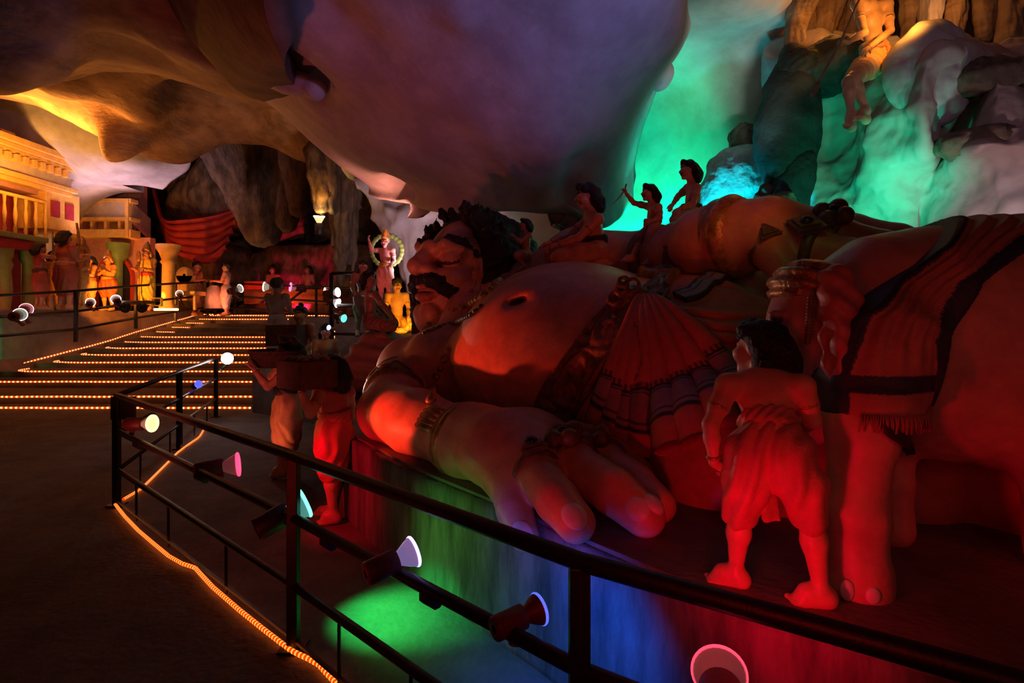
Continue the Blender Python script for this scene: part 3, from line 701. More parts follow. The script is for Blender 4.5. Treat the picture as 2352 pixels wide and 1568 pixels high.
boulder('ceiling_knob', 1520, 175, 6.7, (.13,.2,.17), M_CAVEW, 'smooth rounded knob hanging at the edge of the purple ceiling', 3, .05, cat='rock knob', R=frame((0,1,0),(.35,0,1)))
boulder('boulder', 2300, 180, 5.0, (.4,.3,.16), M_ROCK, 'rough brown ledge rock at the right edge', 12, .3)
boulder('boulder', 2250, 330, 4.95, (.36,.25,.13), M_ROCK, 'brown overhanging ledge on the right wall', 13, .3)
boulder('boulder', 2140, 170, 5.25, (.4,.25,.5), M_CAVEW, 'large dark-shadowed rounded rock right of the spear guard', 14, .14)

s_ = Sculpt(.03); s_.cap(P(606, 168, 7.3), P(722, 205, 6.9), .17, .14); o = s_.mesh('ceiling_knob', M_CAVE, None, disp=lambda V, n: .02*fbm(V*3, 3)); tag(o, 'log-shaped stub of rock jutting from the left part of the big ceiling', 'rock knob')

# ------------------------------------------------------------ figure helpers
SK = (.80, .40, .25); LIPC = (.42, .15, .11); DK = (.02, .018, .02); WH = (.85, .8, .75)
def rot(v, ax, a):
    v = np.asarray(v, float); ax = nrm(ax); return v*math.cos(a)+np.cross(ax, v)*math.sin(a)+ax*(ax@v)*(1-math.cos(a))
def hand(sc, w, d, n, L, curl=.35, col=SK, side=1, spread=.12, grip=False):
    """w wrist, d direction of the fingers, n out of the back of the hand, L hand length, side: thumb on +/- (d x n)"""
    d = nrm(d); n = np.asarray(n, float); n = nrm(n-(n@d)*d); s = np.cross(d, n)*side
    pc = w+d*L*.26; sc.ell(pc, (L*.215, L*.29, L*.11), np.array([s, d, n]), k=L*.08, col=col)
    sc.cap(w-d*L*.06, pc, L*.125, L*.15, k=L*.08, col=col)
    for i, (o, ln) in enumerate(((.16, .43), (.055, .48), (-.05, .45), (-.15, .35))):
        b = w+d*L*(.47-.02*abs(i-1))+s*L*o; dd = nrm(d+s*spread*(1.5-i)*.8); r = L*(.062 if i < 3 else .052)
        pts = [w+d*L*.28+s*L*o*.8, b]; c = curl*(1+.12*i); rr = [r*1.15, r*1.1]
        for j, f in enumerate((.42, .32, .26)):
            dd = rot(dd, s, -c*side if True else c); 
            if (dd@n) > 0 and c > 0: dd = rot(dd, s, 2*c*side)
            b = b+dd*ln*L*f; pts.append(b); rr.append(r*(1-.1*(j+1)))
        sc.tube(pts, rr, k=L*.018, col=col)
    t0 = w+d*L*.12+s*L*.15; td = nrm(s*.8+d*.75-n*.25)
    t1 = t0+td*L*.2; td2 = nrm(td*.6+d*.6-n*(.9 if grip else .3)-(s*.5 if grip else 0)); t2 = t1+td2*L*.17; t3 = t2+nrm(td2-n*.2)*L*.12
    sc.tube([w+d*L*.06+s*L*.05, t0, t1, t2, t3], [L*.1, L*.095, L*.075, L*.068, L*.055], k=L*.03, col=col)
def foot(sc, an, to, s, col=SK):
    an = np.asarray(an, float); to = np.asarray(to, float); d = nrm((to-an)*V3(1, 1, 0)); side = np.cross(d, (0, 0, 1))
    zf = to[2]
    heel = V3(an[0], an[1], zf+.02*s)-d*.018*s
    sc.cap(an, heel, .026*s, .026*s, k=.02*s, col=col)
    sc.tube([an+V3(0, 0, -.01*s), (an*.45+to*.55)+V3(0, 0, .012*s), to], [.03*s, .026*s, .018*s], k=.02*s, col=col)
    sc.tube([heel, to+side*.012*s-d*.01*s], [.024*s, .016*s], k=.02*s, col=col); sc.tube([heel, to-side*.014*s-d*.02*s], [.022*s, .014*s], k=.02*s, col=col)
    for i, o in enumerate((.02, .008, -.003, -.013, -.022)):
        sc.cap(to+side*o*s-d*.012*s, to+side*o*1.1*s+d*(.022-.004*i)*s, .0095*s if i == 0 else .007*s, None, k=.004*s, col=col)
def head(sc, hs, c, F, U, s, skin=SK, mous=False, hair=(.018, .016, .018), hstyle='long', vox=None, beard=False, crown=False, band=None):
    M = frame(F, U)
    L = lambda r, f, u: np.asarray(c)+(np.array([r, f, u])*s)@M
    sc.ell(L(0, -.006, .012), (.044*s, .056*s, .058*s), M, k=.02*s, col=skin)
    sc.ell(L(0, .014, -.03), (.034*s, .038*s, .042*s), M, k=.02*s, col=skin)
    sc.cap(L(0, .045, .012), L(0, .067, -.014), .0065*s, .0105*s, k=.01*s, col=skin)
    for r in (-1, 1):
        sc.ell(L(.009*r, .054, -.017), .0075*s, k=.006*s, col=skin)
        sc.ell(L(.026*r, .036, -.02), .02*s, k=.02*s, col=skin)
        sc.ell(L(.019*r, .044, .008), (.011*s, .008*s, .007*s), M, k=.003*s, col=WH)
        sc.ell(L(.019*r, .0525, .008), .0042*s, k=.001*s, col=DK, op=2)
        sc.tube([L(.006*r, .054, .02), L(.02*r, .05, .027), L(.034*r, .038, .022)], [.004*s, .0045*s, .003*s], k=.003*s, col=DK)
        sc.ell(L(.045*r, -.008, -.002), (.006*s, .014*s, .02*s), M, k=.005*s, col=skin)
    sc.cap(L(-.013, .05, -.034), L(.013, .05, -.034), .0065*s, None, k=.004*s, col=LIPC)
    sc.cap(L(-.01, .049, -.043), L(.01, .049, -.043), .0065*s, None, k=.004*s, col=LIPC)
    sc.ell(L(0, .042, -.06), .016*s, k=.012*s, col=skin)
    if mous:
        sc.tube([L(-.034, .034, -.026), L(-.018, .05, -.027), L(0, .058, -.024), L(.018, .05, -.027), L(.034, .034, -.026)], [.003*s, .007*s, .006*s, .007*s, .003*s], k=.003*s, col=DK)
    if beard:
        sc.tube([L(-.04, .01, -.03), L(-.025, .035, -.06), L(0, .045, -.07), L(.025, .035, -.06), L(.04, .01, -.03)], .013*s, k=.01*s, col=(.3, .28, .26))
    # hair in its own sculpt
    hs.ell(L(0, -.022, .022), (.053*s, .056*s, .058*s), M, k=.02*s)
    hs.tube([L(-.04, .018, .042), L(0, .032, .062), L(.04, .018, .042)], .02*s, k=.02*s)
    if hstyle == 'long':
        hs.tube([L(0, -.05, .0), L(0, -.07, -.045), L(0, -.075, -.085)], [.05*s, .046*s, .03*s], k=.02*s)
        for r in (-1, 1): hs.tube([L(.042*r, -.02, .01), L(.046*r, -.045, -.04), L(.036*r, -.06, -.08)], [.02*s, .025*s, .016*s], k=.02*s)
    elif hstyle == 'bun':
        hs.ell(L(0, -.055, .055), (.03*s, .03*s, .03*s), M, k=.01*s)
    elif hstyle == 'topbun':
        hs.ell(L(0, -.01, .09), (.025*s, .025*s, .022*s), M, k=.006*s)
    if crown:
        hs.tube([L(0, -.01, .06), L(0, -.012, .1), L(0, -.014, .14), L(0, -.014, .17)], [.055*s, .045*s, .028*s, .008*s], k=.01*s)
    return L
def human(name, label, J, s, F, cat='statue', U=(0, 0, 1), skin=SK, cloth=(.75, .3, .2), clen=1.0, mous=False, hstyle='long', vox=None, group=None,
          hands=None, armlets=True, sash=(.7, .3, .22), kilt=False, trim=None, shirt=None, fat=1.0, extra=None, hcol=None, curl=.5, sashdrop=False, crown=False, beard=False, drop=False, cmat=None, hsc=1.12):
    """J: joints (px,py,depth).  Builds body (one continuous surface), hair, waist cloth, sash, armlets."""
    j = {k: (P(*v) if not isinstance(v, np.ndarray) else v) for k, v in J.items()}
    vox = vox or s/150; base = j['pelvis']
    lowz = min([v[2] for v in j.values()])
    root = thing(name, label, cat, V3(base[0], base[1], lowz), group)
    sc = Sculpt(vox); hs = Sculpt(vox*1.05)
    if 'chest' not in j: j['chest'] = (j['shL']+j['shR'])/2*.75+j['pelvis']*.25
    if 'neck' not in j: j['neck'] = (j['shL']+j['shR'])/2*.9+j['head']*.1
    F = nrm(F); tf = nrm(np.cross(j['shL']-j['shR'], j['neck']-j['pelvis'])); 
    up = nrm(j['neck']-j['pelvis']); lr = nrm(j['shL']-j['shR']); lr = nrm(lr-(lr@up)*up); M = np.array([lr, np.cross(up, lr), up])
    f = fat
    sc.ell(j['pelvis'], (.082*s*f, .066*s*f, .07*s), M, k=.03*s, col=skin)
    mid = (j['pelvis']+j['chest'])/2
    sc.ell(mid, (.07*s*f, .058*s*f, .1*s), M, k=.04*s, col=skin)
    tc = shirt or skin
    sc.ell(j['chest'], (.092*s*f, .062*s*f, .09*s), M, k=.03*s, col=tc)
    for a in 'LR':
        sc.cap(j['chest']*.4+j['neck']*.6, j['sh'+a], .04*s, .038*s, k=.03*s, col=tc)
        sc.tube([j['sh'+a], (j['sh'+a]+j['el'+a])/2, j['el'+a]], [.038*s, .032*s*f, .025*s], k=.02*s, col=skin)
        wr = j['wr'+a]; el = j['el'+a]
        sc.tube([el, el*.65+wr*.35, wr], [.025*s, .025*s, .016*s], k=.015*s, col=skin)
        h = (hands or {}).get(a); d = (h[0] if h else wr-el); n = (h[1] if h else V3(0, -.3, 1) if abs(nrm(wr-el)[2]) < .8 else V3(1 if a == 'L' else -1, 0, .1)); cu = h[2] if h and len(h) > 2 else curl
        hand(sc, wr, d, n, .105*s, cu, skin, 1 if a == 'R' else -1, grip=cu > .8)
        hp = j.get('hip'+a, j['pelvis']+lr*(.048*s if a == 'L' else -.048*s)-up*.02*s); kn = j['kn'+a]; an = j['an'+a]
        sc.tube([hp, (hp+kn)/2, kn], [.062*s*f, .052*s*f, .037*s], k=.03*s, col=skin)
        sc.tube([kn, kn*.68+an*.32, an], [.037*s, .037*s, .021*s], k=.02*s, col=skin)
        foot(sc, an, j['to'+a], s, skin)
    sc.tube([j['chest']*.2+j['neck']*.8, j['neck'], j['head']*.75+j['neck']*.25], [.04*s, .03*s, .03*s], k=.025*s, col=skin)
    L = head(sc, hs, j['head'], F, U, s*hsc, skin, mous, hstyle=hstyle, beard=beard, crown=crown)
    if extra: extra(sc, j, L, root)
    sc.mesh('body', M_PAINT, root, skin)
    hs.mesh('hair' if not crown else 'crown', M_GOLD if crown else M_HAIR, root, disp=(lambda V, n: .006*s*fbm(V/s*28, 3)) if not crown else None)
    if cloth is not None:
        cs = Sculpt(vox*1.1); cs.ell(j['pelvis']+up*.005*s, (.095*s*f, .079*s*f, .075*s), M, k=.03*s)
        ends = []
        for a in 'LR':
            hp = j.get('hip'+a, j['pelvis']+lr*(.048*s if a == 'L' else -.048*s)-up*.02*s); kn = j['kn'+a]; an = j['an'+a]
            e = hp+(kn-hp)*min(clen, 1); cs.tube([hp, (hp+e)/2, e], [.078*s*f, .073*s*f, .056*s if not kilt else .07*s], k=.03*s); ends.append(e)
            if clen > 1: cs.cap(e, kn+(an-kn)*(clen-1), .056*s, .05*s, k=.02*s)
        if kilt: cs.tube([(j['pelvis']+(ends[0]+ends[1])/2)/2, (ends[0]+ends[1])/2], [.09*s, .075*s], k=.05*s)
        if drop: cs.box((j['pelvis']*.45+(ends[0]+ends[1])/2*.55)+M[1]*(-.07*s if drop > 0 else .07*s), (.028*s, .012*s, .11*s), M, .01*s, k=.012*s)
        lo = min(e[2] for e in ends); hi = j['pelvis'][2]+.07*s; tr = trim
        c0 = j['pelvis']
        def folds(V, n):
            q = (V-c0)/s; return s*.0062*np.sin(q@(M[0]*95+M[2]*38)+6*vnoise(q*7))*np.clip(1.2-np.abs(q[:, 2])*1.5, .2, 1)
        def pt(V, C):
            if tr is not None:
                m = V[:, 2] < lo+.02*s-.02*s; 
                d = np.min([np.linalg.norm(V-e, axis=1) for e in ends], 0); C[(d < .075*s) & (V[:, 2] < lo+.0*s+.012*s)] = tr
            return C
        cs.mesh('waist_cloth', cmat or M_CLOTH, root, cloth, folds, pt)
    if sash is not None:
        ss = Sculpt(vox)
        for k_ in (0, 1): ss.ring(j['pelvis']+up*(.05+.022*k_)*s, up+lr*(.08 if k_ else -.08), .076*s*f, .015*s, k=.008*s, flat=1.3)
        if sashdrop:
            q = j['pelvis']+up*.05*s+M[1]*(-.085*s)+lr*.03*s; ss.tube([q, q-up*.07*s-M[1]*.01*s, q-up*.16*s], [.014*s, .018*s, .02*s], k=.01*s)
        ss.mesh('sash', M_CLOTH, root, sash, lambda V, n: .003*s*np.sin((V@(M[0]+M[2]))*190/s))
    if armlets:
        for a in 'LR':
            q = j['sh'+a]*.45+j['el'+a]*.55; ax = nrm(j['el'+a]-j['sh'+a]); mb = MB()
            mb.lathe(q, ax, [(.031*s*f, -.009*s), (.037*s*f, -.006*s), (.038*s*f, .006*s), (.031*s*f, .009*s)], 16, False); mb.build('armlet', M_GOLD, root, True)
            ax = nrm(j['wr'+a]-j['el'+a]); q = j['wr'+a]-ax*.02*s; mb = MB()
            mb.lathe(q, ax, [(.018*s, -.007*s), (.0235*s, -.004*s), (.0235*s, .004*s), (.018*s, .007*s)], 14, False); mb.build('bangle', M_GOLD, root, True)
    return root, j, L

def strap(name, b, pts, w, th, m, parent=None, nc=7, n=80, hf=None, cf=None, off=.0, smooth=True):
    """flexible band laid over a surface; hf(u,v)->relief height 0..1, cf(u,v)->colour"""
    C = catmull(pts, n); T = np.gradient(C, axis=0); V = []; cols = []; Fc = []
    wv = (lambda u: w) if not callable(w) else w
    L = np.r_[0, np.cumsum(np.linalg.norm(np.diff(C, axis=0), axis=1))]
    for i in range(n+1):
        r = b.find_nearest(Vector(C[i])); nn = np.array(r[1]); 
        if nn@(V3(0, 0, EYE)-C[i]) < 0 and abs(nn@nrm(V3(0, 0, EYE)-C[i])) > .3: nn = -nn
        ac = nrm(np.cross(nn, nrm(T[i]))); u = L[i]
        row = []
        for k in range(nc):
            v = -1+2*k/(nc-1); q = C[i]+ac*v*wv(i/n)*.5; r2 = b.find_nearest(Vector(q)); p2 = np.array(r2[0]); n2 = np.array(r2[1])
            if n2@nn < 0: n2 = -n2
            if np.linalg.norm(p2-q) > .35*wv(i/n)+.05: p2 = q; n2 = nn
            h = hf(u, v) if hf else 1.0
            row.append((p2+n2*(off+th*h), p2-n2*.012)); cols.append(cf(i/n, v, u) if cf else (.5, .5, .5))
        V += [row[0][1]]+[x[0] for x in row]+[row[-1][1]]
    W = nc+2; cc = []
    for i in range(n+1): rw = cols[i*nc:(i+1)*nc]; cc += [rw[0]]+rw+[rw[-1]]
    Fc = grid_faces(n+1, W); Fc.append(tuple(range(W))); Fc.append(tuple(n*W+k for k in range(W))[::-1])
    return mk(name, V, Fc, m, parent, smooth, np.array(cc))

# ------------------------------------------------------------ the reclining giant
giant = thing('giant_statue', 'colossal sleeping giant statue with moustache lying across the plinth', 'statue', (1.0, 4.2, PZ))
CL = (.62, .2, .14); NAVY = (.03, .035, .06); GREY = (.36, .33, .36)
b = Sculpt(.024)
chest = P(1075, 865, 5.2); belly = V3(.50, 4.72, 1.26); hips = V3(1.3, 4.05, 1.15)
b.ell(chest, (.56, .62, .55), k=.1); b.ell(P(1000, 835, 5.0), (.30, .32, .30), k=.12); b.ell(P(1120, 800, 5.4), (.4, .4, .36), k=.12)
b.ell(belly, (.99, 1.0, .83), k=.12)
b.ell(V3(1.15, 4.3, 1.2), (.75, .78, .7), k=.2)
b.tube([chest+V3(0, .2, .15), P(1085, 760, 5.5), P(1085, 700, 5.7)], [.42, .3, .26], k=.12)
SH = P(945, 850, 5.25); EL = P(893, 945, 4.5); WRR = P(1085, 1018, 3.5)
b.tube([P(1000, 840, 5.3), SH, (SH+EL)/2, EL], [.34, .3, .255, .235], k=.08)
b.tube([EL, EL*.6+WRR*.4, WRR], [.235, .235, .18], k=.06)
# far arm folded over the belly
SH2 = V3(.0, 5.75, 1.75); EL2 = P(1500, 612, 5.15); WR2 = P(1672, 548, 4.25)
b.tube([chest+V3(.1, .4, .2), SH2, P(1330, 605, 5.6), EL2], [.4, .36, .34, .31], k=.1)
b.tube([EL2, EL2*.55+WR2*.45, WR2], [.31, .27, .225], k=.1)
# legs
KN1 = V3(2.35, 3.45, 1.12); AN1 = V3(4.1, 3.35, 1.0); KN2 = V3(2.7, 4.6, 1.35); AN2 = V3(4.5, 4.6, 1.1)
b.tube([V3(1.0, 3.95, 1.12), KN1, AN1], [.58, .48, .3], k=.15); b.tube([V3(1.35, 4.6, 1.25), KN2, AN2], [.6, .5, .3], k=.15)
b.tube([AN1, AN1+V3(.3, -.05, .35)], [.25, .2], k=.1); b.tube([AN2, AN2+V3(.3, -.05, .35)], [.25, .2], k=.1)
nav = P(1192, 692, 4.05)
bh = None
b.ell(P(1190, 692, 4.12), (.07, .3, .02), frame((0, 1, 0), (-.35, 0, 1)), k=.06, op=1)
body = b.mesh('body', M_PAINT, giant, SK)
BB = bvh_of(body)

# head --------------------------------------------------------------
hc = P(1062, 641, 6.05); HF = V3(-.74, -.67, .1); M = frame(HF, (.10, .06, 1))
Lg = lambda r, f, u: hc+np.array([r, f, u])@M
h = Sculpt(.013); HSK = (.72, .38, .25)
h.ell(Lg(0, -.08, .1), (.42, .5, .56), M, k=.1, col=HSK); h.ell(Lg(0, .12, -.2), (.34, .32, .34), M, k=.15, col=HSK)
h.tube([Lg(0, -.1, -.2), Lg(.02, -.2, -.55)], [.3, .3], k=.1, col=HSK)
h.tube([Lg(0, .40, .24), Lg(0, .50, .15), Lg(0, .585, .05)], [.055, .07, .095], k=.07, col=HSK)
for r in (-1, 1):
    h.ell(Lg(.095*r, .49, .02), (.075, .085, .06), M, k=.04, col=HSK)
    h.ell(Lg(.05*r, .56, -.035), (.028, .03, .02), M, k=.015, col=HSK, op=1)
    h.ell(Lg(.24*r, .30, -.07), (.16, .14, .15), M, k=.12, col=HSK)
    h.ell(Lg(.235*r, .335, .15), (.13, .095, .09), M, k=.03, col=(.78, .42, .28))
    h.tube([Lg(.11*r, .425, .115), Lg(.17*r, .435, .095), Lg(.235*r, .428, .085), Lg(.30*r, .395, .095), Lg(.36*r, .335, .12)], .014, k=.006, col=(.04, .02, .02))
    h.tube([Lg(.1*r, .44, .24), Lg(.23*r, .42, .29), Lg(.36*r, .3, .25)], [.04, .045, .03], k=.06, col=HSK)
    h.ell(Lg(.44*r, -.02, .05), (.05, .11, .15), M, k=.03, col=HSK); h.ell(Lg(.46*r, -.03, -.14), (.03, .04, .07), M, k=.03, col=HSK)
h.ell(Lg(0, .46, .28), (.12, .05, .06), M, k=.06, col=HSK)
h.ell(Lg(0, .47, -.19), (.16, .1, .05), M, k=.03, op=1)
h.tube([Lg(-.17, .40, -.165), Lg(-.08, .475, -.135), Lg(0, .495, -.145), Lg(.08, .475, -.135), Lg(.17, .40, -.165)], [.02, .036, .03, .036, .02], k=.02, col=(.5, .16, .12))
h.tube([Lg(-.16, .40, -.2), Lg(-.08, .465, -.245), Lg(0, .48, -.255), Lg(.08, .465, -.245), Lg(.16, .40, -.2)], [.02, .04, .048, .04, .02], k=.02, col=(.5, .16, .12))
h.tube([Lg(-.12, .41, -.178), Lg(0, .455, -.17), Lg(.12, .41, -.178)], .022, k=.004, col=(.55, .5, .45))
h.ell(Lg(-.05, .40, -.40), (.13, .11, .11), M, k=.03, col=HSK); h.ell(Lg(.06, .40, -.41), (.12, .11, .11), M, k=.03, col=HSK)
h.ell(Lg(0, .28, -.5), (.24, .2, .14), M, k=.06, col=HSK)
hd = h.mesh('head', M_PAINT, giant, HSK)
for r in (-1, 1):
    mb = Sculpt(.014); mb.tube([Lg(.15*r, .43, .285), Lg(.25*r, .40, .345), Lg(.35*r, .29, .33), Lg(.40*r, .2, .27)], [.03, .038, .035, .018], k=.02)
    mb.mesh('eyebrow', M_HAIR, hd, disp=lambda V, n: .012*fbm(V*30, 3))
ms = Sculpt(.014)
for r in (-1, 1):
    ms.tube([Lg(.0*r, .52, -.06), Lg(.12*r, .48, -.075), Lg(.24*r, .40, -.12), Lg(.34*r, .3, -.2), Lg(.41*r, .2, -.27), Lg(.44*r, .14, -.25)], [.045, .075, .085, .075, .05, .02], k=.03)
ms.mesh('moustache', M_HAIR, hd, disp=lambda V, n: .016*fbm(V*V3(22, 22, 30), 3))
hr = Sculpt(.02); rs = random.Random(4)
hr.ring(Lg(-.03, -.04, .05), HF, .535, .165, k=.1, flat=1.15); hr.ell(Lg(-.06, -.32, .12), (.68, .42, .62), M, k=.1)
hr.tube([Lg(.46, .02, -.1), Lg(.48, .1, -.35), Lg(.46, .1, -.6), Lg(.4, .1, -.8)], [.16, .15, .12, .08], k=.08)
hr.tube([Lg(-.45, -.15, -.1), Lg(-.46, -.2, -.35)], [.16, .1], k=.08)
for i in range(150):
    a = rs.uniform(-.35, math.pi+.35); f0 = rs.uniform(-.45, .2); R0 = .69-.18*max(0, -f0)
    p0 = Lg(math.cos(a)*(R0-.05), f0, .09+math.sin(a)*R0*.93-.02); dr = nrm(p0-Lg(0, f0-.05, .05)); t = nrm(np.cross(dr, HF))*rs.choice((-1, 1))
    p1 = p0+dr*.07; p2 = p1+dr*.045+t*.035; hr.tube([p0, p1, p2], [.05, .03, .008], k=.01)
hr.mesh('hair', M_HAIR, giant, disp=lambda V, n: .022*fbm(V*16, 3))

# near hand ----------------------------------------------------------
hn = Sculpt(.0105)
W = WRR; U = V3(0, 0, 1)
axw = nrm(WRR-EL)
kn = [P(1168, 1112, 2.92), P(1232, 1088, 2.86), P(1315, 1066, 2.95), P(1385, 1060, 3.12)]
tips = [[P(1182, 1170, 2.74), P(1203, 1228, 2.62)], [P(1280, 1150, 2.56), P(1322, 1200, 2.42)], [P(1410, 1128, 2.62), P(1480, 1186, 2.5)], [P(1460, 1108, 2.86), P(1512, 1160, 2.66)]]
rad = [(.115, .088, .074, .07), (.125, .1, .088, .08), (.13, .108, .094, .086), (.12, .095, .085, .074)]
wr0 = WRR-axw*.16
for k_, tp, rr in zip(kn, tips, rad):
    mid = (WRR+k_)/2+V3(0, 0, .06); hn.tube([wr0, WRR+V3(.02, 0, .0), mid, k_], [.185, .19, .165, rr[0]], k=.09, col=SK)
    hn.tube([k_, tp[0], tp[1]], [rr[0]*.92, rr[1], rr[2]*.98], k=.02, col=SK)
th = [P(1330, 1020, 3.45), P(1420, 1050, 3.4), P(1475, 1085, 3.25)]
hn.tube([WRR+V3(.2, 0, 0)]+th, [.16, .12, .095, .07], k=.06, col=SK)
handR = hn.mesh('hand', M_PAINT, giant, SK)
HB = bvh_of(handR)
def nail(bv, px, py, tipdir, L, Wd, parent):
    p, n = hit(bv, px, py)
    if p is None: return
    d = nrm(tipdir-(tipdir@n)*n); M_ = np.array([np.cross(d, n), d, n])
    s_ = Sculpt(L/22); s_.ell(p-n*.25*Wd+n*.006, (Wd*.5, L*.5, Wd*.30), M_, k=.001)
    s_.mesh('nail', mat('nail_enamel', (.9, .85, .85), rough=.25, noise=.1, scale=20), parent)
for (px, py), tp, k_ in zip([(1199, 1228), (1318, 1180), (1462, 1166), (1503, 1148)], tips, kn):
    nail(HB, px, py, tp[1]-tp[0], .13, .105, handR)
# bracelet, rings, armlet
def lathe_part(name, c, ax, prof, m, parent, seg=40): return MB().lathe(c, ax, prof, seg, False).build(name, m, parent, True)
bc = WRR-axw*.08
br = lathe_part('bracelet', bc, nrm(axw+V3(.1, 0, -.05)), [(.17, -.075), (.215, -.075), (.235, -.055), (.225, -.03), (.245, -.015), (.25, .01), (.24, .03), (.225, .04), (.222, .07), (.17, .075)], M_GOLD, giant, 48)
fo = MB()
for i in range(5):
    a = -.5+i*.25; base = bc+rot(nrm(np.cross(axw, np.cross(U, axw))), axw, .55)*.2
    side = nrm(np.cross(axw, U)); nn_ = rot(nrm(U-(U@axw)*axw), axw, .9+a*.6)
    fo.tube([bc-axw*.06+nn_*.215, bc-axw*.16+nn_*.235, bc-axw*.25+nn_*.225], [.022, .028, .02], 8)
fo.build('fan_ornament', M_GOLD, br, True)
ua = nrm(EL-SH); ac = SH*.42+EL*.58
lathe_part('armlet', ac, ua, [(.2, -.14), (.265, -.14), (.285, -.12), (.275, -.09), (.272, -.03), (.285, -.01), (.28, .02), (.272, .08), (.285, .1), (.27, .12), (.2, .12)], M_GOLDD, giant, 48)
sp = MB(); 
t1 = []
for i in range(90):
    a = i/89*2*math.pi; e1 = nrm(np.cross(ua, U)); e2 = np.cross(ua, e1)
    t1.append(ac+(e1*math.cos(a)+e2*math.sin(a))*.277+ua*(.03*math.sin(a*9)))
sp.tube(t1, .018, 6); sp.build('scroll_band', M_GOLD, giant, True)

# far hand -------------------------------------------------------------
h2 = Sculpt(.013)
pal = [P(1770, 545, 4.1), P(1850, 545, 4.0)]
kn2 = [P(1868, 575, 3.82), P(1925, 548, 3.95), P(1960, 538, 4.15), P(1985, 545, 4.35)]
tp2 = [[P(1960, 590, 3.65), P(2070, 640, 3.5)], [P(2030, 570, 3.75), P(2140, 610, 3.6)], [P(2060, 552, 3.95), P(2190, 585, 3.8)], [P(2090, 560, 4.2), P(2200, 590, 4.05)]]
for k_, tp in zip(kn2, tp2):
    h2.tube([WR2-V3(.15, -.1, .02), WR2, P(1765, 535, 4.12), k_], [.22, .225, .2, .145], k=.1, col=SK); h2.tube([k_]+tp, [.14, .115, .09], k=.03, col=SK)
h2.tube([P(1740, 545, 4.05), P(1775, 585, 3.9), P(1800, 615, 3.82), P(1806, 645, 3.78)], [.17, .115, .09, .07], k=.06, col=SK)
hand2 = h2.mesh('hand', M_PAINT, giant, SK)
H2B = bvh_of(hand2)
a2 = nrm(WR2-EL2)
lathe_part('bracelet', WR2+a2*.06, nrm(a2+V3(.25, 0, -.1)), [(.2, -.12), (.285, -.12), (.3, -.08), (.28, -.04), (.305, -.01), (.31, .03), (.29, .05), (.28, .08), (.2, .09)], M_GOLD, giant, 48)
ar2 = EL2*.68+WR2*.32
lathe_part('armlet', ar2+V3(-.1, .1, 0), a2, [(.24, -.05), (.31, -.045), (.315, .0), (.31, .05), (.24, .055)], M_GOLDD, giant, 40)
MB().box(P(1648, 492, 4.35), (.09, .05, .025), frame((0, 1, 0), (.1, 0, 1))).build('buckle', M_GOLDD, giant, False, .01)
def finger_ring(bv, pa, pb, R, label=None, square=True, parent=None, jewel=True):
    ax = nrm(pb-pa); o = lathe_part('finger_ring', pa, ax, [(R*.9, -R*.22), (R*1.08, -R*.2), (R*1.12, 0), (R*1.08, R*.2), (R*.9, R*.22)], M_GOLDD, parent, 28)
    v = nrm(V3(0, 0, EYE)-pa); up = nrm((V3(0, 0, 1)*1.2+v)-((V3(0, 0, 1)*1.2+v)@ax)*ax); c = pa+up*R*1.1-ax*R*.25
    Mx = np.array([np.cross(up, ax), ax, up])
    if square:
        mbb = MB(); q = [(-.75, 0.), (0., -1.0), (.75, 0.), (0., 1.0)] if square == 1 else [(-.7, .55), (.7, .55), (.0, -.95)]
        for sc_, z0, z1 in ((1, 0, .22), (.72, .2, .34)):
            n_ = len(q); V = [c+(np.array([x*sc_*R*.8, y*sc_*R*.8, z*R]))@Mx for z in (z0, z1) for x, y in q]
            mbb.add(V, [tuple(range(n_)), tuple(range(n_, 2*n_))[::-1]]+[(i, (i+1) % n_, (i+1) % n_+n_, i+n_) for i in range(n_)])
        mbb.build('ring_plate', M_GOLDD, o, False, .004)
    else:
        s_ = Sculpt(R/16)
        for i in range(4): a = i*1.571; s_.ell(c+(np.array([math.cos(a)*.45, math.sin(a)*.45, .15])*R)@Mx, R*.38, k=.01)
        s_.mesh('ring_flower', M_GOLDD, o)
    if jewel:
        s_ = Sculpt(R/18); s_.ell(c+up*R*.34, (R*.26, R*.26, R*.18), Mx); s_.mesh('jewel', mat('dark_jewel', (.03, .04, .07), rough=.12), o)
finger_ring(HB, kn[1]*.9+tips[1][0]*.1, tips[1][0], .125, parent=giant, square=2)
finger_ring(HB, kn[2]*.95+tips[2][0]*.05, tips[2][0], .135, parent=giant, square=0)
finger_ring(HB, kn[3]*.95+tips[3][0]*.05, tips[3][0], .125, parent=giant, square=0, jewel=False)
finger_ring(H2B, kn2[0], tp2[0][0], .163, parent=giant, square=1)
finger_ring(H2B, kn2[1], tp2[1][0], .163, parent=giant, square=0)
finger_ring(H2B, P(1765, 578, 3.95), P(1800, 615, 3.82), .13, parent=giant, square=2, jewel=False)

